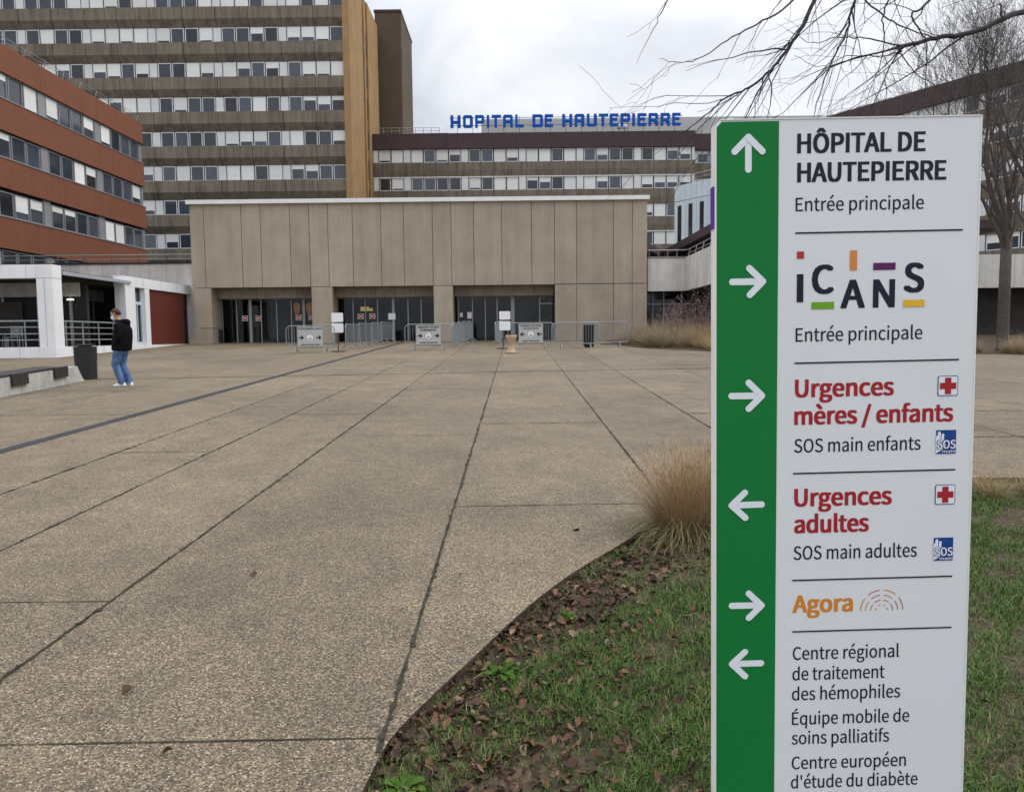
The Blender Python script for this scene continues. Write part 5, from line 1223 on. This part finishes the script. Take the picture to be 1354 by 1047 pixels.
for i, (px, py, s, lab) in enumerate(((330,762,.05,'dark dead leaf lying alone in the middle of the near paving'),(161,921,.06,'long curled dead leaf on the paving at lower left'),(122,943,.035,'crumpled dark leaf scrap on the paving at far lower left'),(767,701,.07,'flat dead leaf on the paving above the lawn corner'),(551,801,.035,'pale yellow leaf beside the long joint'),(517,926,.03,'small yellow leaf on the joint near the weed'),(214,998,.05,'thin reddish leaf on the paving near the bottom edge'),(548,921,.03,'little dark leaf between the joint and the lawn'),(610,762,.03,'pale leaf fragment right of the long joint'))):
    p = G(px, py); mb = MB(); leaf(mb, (0,0,0.006), s, .3+i, random.Random(40+i)); o = mb.build('fallen_leaf', LEAF if 'yellow' not in lab else M('yellow_leaf_%d' % i, (.38,.24,.07), .6, .1, 20)); o.location = (p.x, p.y, SLOPE*p.y); tag(o, lab, 'leaf', 'single leaves on the paving')

# ================================================================== TREES
BARK = M('dark_bark', (.055,.045,.038), .9, .3, 8, bump=.6, bscale=30); TWIG = M('dark_twigs', (.040,.033,.035), .85, .2, 3); BARK2 = M('grey_bark', (.070,.061,.053), .9, .3, 6, bump=.6, bscale=25); TWIG2 = M('grey_twigs', (.085,.073,.066), .85, .2, 3)
def grow(mb, p, d, ln, r0, lev, rnd, up=.12, wob=.18, twig=0, kids=(3,4), minr=.004):
    n = 5 if lev < 2 else 4; P = [p.copy()]; Rr = [r0]; q = p.copy(); st = ln/n
    for i in range(n):
        d = (d+Vector((rnd.gauss(0,wob), rnd.gauss(0,wob), rnd.gauss(0,wob*.6)+up))).normalized(); q = q+d*st; P.append(q.copy()); Rr.append(max(r0*(1-.62*(i+1)/n), minr*.6))
    mb.tube(P, Rr, 7 if r0 > .06 else (5 if r0 > .02 else 3), cap=False)
    if lev >= twig: return
    for k in range(rnd.randint(*kids)):
        i = rnd.randint(1, n) if k else n; base = P[i]; dd = (P[i]-P[i-1]).normalized(); ax = dd.orthogonal().normalized(); ax.rotate(Matrix.Rotation(rnd.uniform(0,6.28), 3, dd)); nd_ = dd.copy(); nd_.rotate(Matrix.Rotation(rnd.uniform(.35,.85) if k else rnd.uniform(.05,.35), 3, ax))
        grow(mb, base, nd_, ln*rnd.uniform(.55,.82), max(Rr[i]*rnd.uniform(.55,.8), minr), lev+1, rnd, up, wob, twig, kids, minr)
def bare_tree(p, lab, seed, h, r0, stems, forkz, grp=None, lean=(0,0), depth=5):
    rnd = random.Random(seed); t = thing('bare_tree', lab, 'tree', p, 0, grp); mb = MB()
    mb.tube([(0,0,-.2),(0,0,.15),(lean[0]*.3,lean[1]*.3,forkz*.45),(lean[0],lean[1],forkz)], [r0*1.35,r0*1.08,r0,r0*.92], 12); mb.build('trunk', BARK2, t, smooth=True)
    mb = MB()
    for k in range(stems):
        a = 6.28*k/stems+rnd.uniform(-.3,.3); z = forkz*rnd.uniform(.72,1.0) if k else forkz
        d = Vector((math.cos(a)*rnd.uniform(.25,.6), math.sin(a)*rnd.uniform(.25,.6), 1)).normalized()
        grow(mb, Vector((lean[0]*z/forkz, lean[1]*z/forkz, z-.06)), d, h*rnd.uniform(.26,.36), r0*rnd.uniform(.42,.6), 0, rnd, .10, .16, depth, (3,4), .006)
    mb.build('crown', TWIG2, t)
p = G(1325, 464); bare_tree((p.x, p.y, gz(p.y)), 'thick trunked bare tree standing just right of the sign, before the concrete wall', 4, 12, .19, 7, 4.3)
bare_tree((22.5, 33, gz(33)), 'slender bare tree further back on the right, its pale stem rising past the slanted roofline', 9, 15, .2, 4, 5.5, depth=4)
bare_tree((16.6, 36.5, gz(36)), 'bare tree whose crown shows above the sign, in front of the slanted wing', 15, 11, .16, 4, 4.2, depth=4)
# the near tree: trunk out of the picture to the right, its boughs hang in at the top
nt_ = thing('overhanging_tree', 'near bare tree whose dark drooping branches hang over the sign from the top right', 'tree', (7.6, 7.6, gz(7.6)))
O = Vector((7.6, 7.6, gz(7.6))); mb = MB(); mb.tube([(0,0,-.2),(0,0,.2),(-.03,.02,2.4),(-.1,0,4.6),(-.25,-.1,7.6)], [.30,.24,.2,.17,.1], 12); mb.build('trunk', BARK, nt_, smooth=True)
rnd = random.Random(77); mb = MB(); lb_ = lambda px, py, Y: PY(px, py, Y)-O
def sm(P, k=6):
    out = []; n = len(P)
    for i in range(n-1):
        a, b, c, d = P[max(i-1,0)], P[i], P[i+1], P[min(i+2,n-1)]
        for s_ in range(k):
            t = s_/k; out.append(.5*((2*b)+(c-a)*t+(2*a-5*b+4*c-d)*t*t+(3*b-3*c+d-a)*t**3))
    return out+[P[-1]]
def twigs(P, Rr, lev, dens, l0, droop):
    """side shoots along a bough; each curls down and branches again"""
    L_ = sum((P[i+1]-P[i]).length for i in range(len(P)-1)); n = max(1, int(L_*dens*.85))
    for k in range(n):
        i = min(int(rnd.random()**.8*(len(P)-1)), len(P)-2); t = rnd.random(); b = P[i].lerp(P[i+1], t); dd = (P[i+1]-P[i]).normalized(); ax = dd.orthogonal().normalized(); ax.rotate(Matrix.Rotation(rnd.uniform(0,6.28), 3, dd)); d = dd.copy(); d.rotate(Matrix.Rotation(rnd.uniform(.4,1.0), 3, ax)); ln = l0*rnd.uniform(.4,1.15)
        q = b.copy(); Q = [q.copy()]; m_ = 7; r0 = min(Rr[i]*.6, .0035+.0035*ln); bias = Vector((-.05, 0, 0))
        for s_ in range(m_): d = (d+Vector((rnd.gauss(0,.19), rnd.gauss(0,.19), rnd.gauss(0,.15)-droop*.22))+bias).normalized(); q = q+d*ln/m_; Q.append(q.copy())
        RR = [max(r0*(1-.8*j_/m_), .0013) for j_ in range(m_+1)]; mb.tube(Q, RR, 4 if r0 > .005 else 3, cap=False)
        if lev: twigs(Q, RR, lev-1, dens*1.25, l0*.5, droop*.7)
def bough(pts, r0, r1, dens, l0, lev=1, droop=.45):
    P = sm([Vector(q) for q in pts]); n = len(P)
    for j_ in range(1, n-1): P[j_] = P[j_]+Vector((rnd.gauss(0,.004), rnd.gauss(0,.004), rnd.gauss(0,.004)))
    Rr = [.52*(r0+(r1-r0)*(j_/(n-1))**.8) for j_ in range(n)]; mb.tube(P, Rr, 7 if r0 > .02 else 5); twigs(P, Rr, lev, dens, l0, droop)
bough([(-.05,0,3.3), lb_(1500,-20,6.9), lb_(1354,15,6.3), lb_(1290,42,6.1), lb_(1237,51,6.0), lb_(1195,62,5.9), lb_(1187,71,5.9)], .06, .022, 3.2, 1.1, 1)
bough([lb_(1195,62,5.9), lb_(1150,52,5.8), lb_(1110,50,5.75), lb_(1075,57,5.7), lb_(1040,40,5.6)], .013, .003, 4, .6)
bough([lb_(1193,68,5.9), lb_(1165,75,5.85), lb_(1120,74,5.75), lb_(1085,88,5.7), lb_(1050,74,5.65)], .010, .003, 4, .6)
bough([lb_(1188,70,5.9), lb_(1215,100,5.9), lb_(1260,130,5.9), lb_(1290,170,5.95)], .010, .003, 4, .6)
bough([(-.1,0,5.2), lb_(1400,-260,6.6), lb_(1180,-190,6.1), lb_(1100,-60,5.8), lb_(1078,0,5.7), lb_(1053,48,5.65), lb_(1028,82,5.6), lb_(998,112,5.55), lb_(960,130,5.5), lb_(925,160,5.5), lb_(900,178,5.5)], .05, .004, 3.4, .85, 1)
bough([lb_(1030,80,5.6), lb_(1012,110,5.6), lb_(995,145,5.6), lb_(975,175,5.6)], .011, .003, 4, .5)
bough([lb_(1185,-185,6.1), lb_(1090,-90,5.7), lb_(1050,-2,5.5), lb_(1000,32,5.4), lb_(960,55,5.35), lb_(915,82,5.3), lb_(873,78,5.3)], .022, .003, 4, .6, 1)
bough([(-.15,0,6.3), lb_(1420,-420,6.2), lb_(1250,-200,5.9), lb_(1140,-20,5.7), lb_(1120,40,5.7), lb_(1090,105,5.6), lb_(1075,160,5.6)], .04, .004, 3.2, .8, 1)
bough([lb_(1250,-200,5.9), lb_(1215,-60,5.7), lb_(1170,10,5.6), lb_(1170,50,5.6), lb_(1162,90,5.6), lb_(1140,150,5.5)], .02, .003, 3.6, .7, 1)
bough([lb_(1420,-420,6.2), lb_(1120,-350,5.6), lb_(960,-130,5.3), lb_(890,-10,5.2), lb_(868,30,5.2), lb_(842,84,5.2)], .022, .002, .9, .35, 1)
bough([(-.1,-.1,5.6), lb_(1500,-250,6.3), lb_(1300,-90,6.0), lb_(1230,0,5.9), lb_(1205,22,5.85), lb_(1225,60,5.9), lb_(1222,130,5.9)], .035, .004, 3.2, .8, 1)
bough([lb_(1300,-90,6.0), lb_(1150,-20,5.7), lb_(1165,18,5.7), lb_(1200,38,5.75), lb_(1240,52,5.8)], .016, .008, 3.5, .7, 1)
mb.build('branches', TWIG, nt_)
# galvanised fence bay under the right-hand wall
p = G(1314, 462); fe = thing('metal_fence', 'galvanised fence post with a slanting brace beside the tree trunk', 'fence', (p.x, p.y+5, SLOPE*(p.y+5))); mb = MB()
mb.tube([(0,0,0),(0,0,2.9)], .07, 8); mb.build('post', MT['steel'], fe); mb = MB(); mb.tube([(-.7,0,.9),(-.03,0,2.7)], .03, 6); mb.build('brace', MT['steel'], fe); mb = MB(); mb.tube([(-.75,0,0),(-.75,0,2.8)], .05, 8); mb.build('post', MT['steel'], fe)
mb = MB()
for i in range(14): mb.tube([(-.75,0,.15+i*.19),(0,0,.15+i*.19)], .006, 3)
mb.build('mesh_wires', MT['steel'], fe)
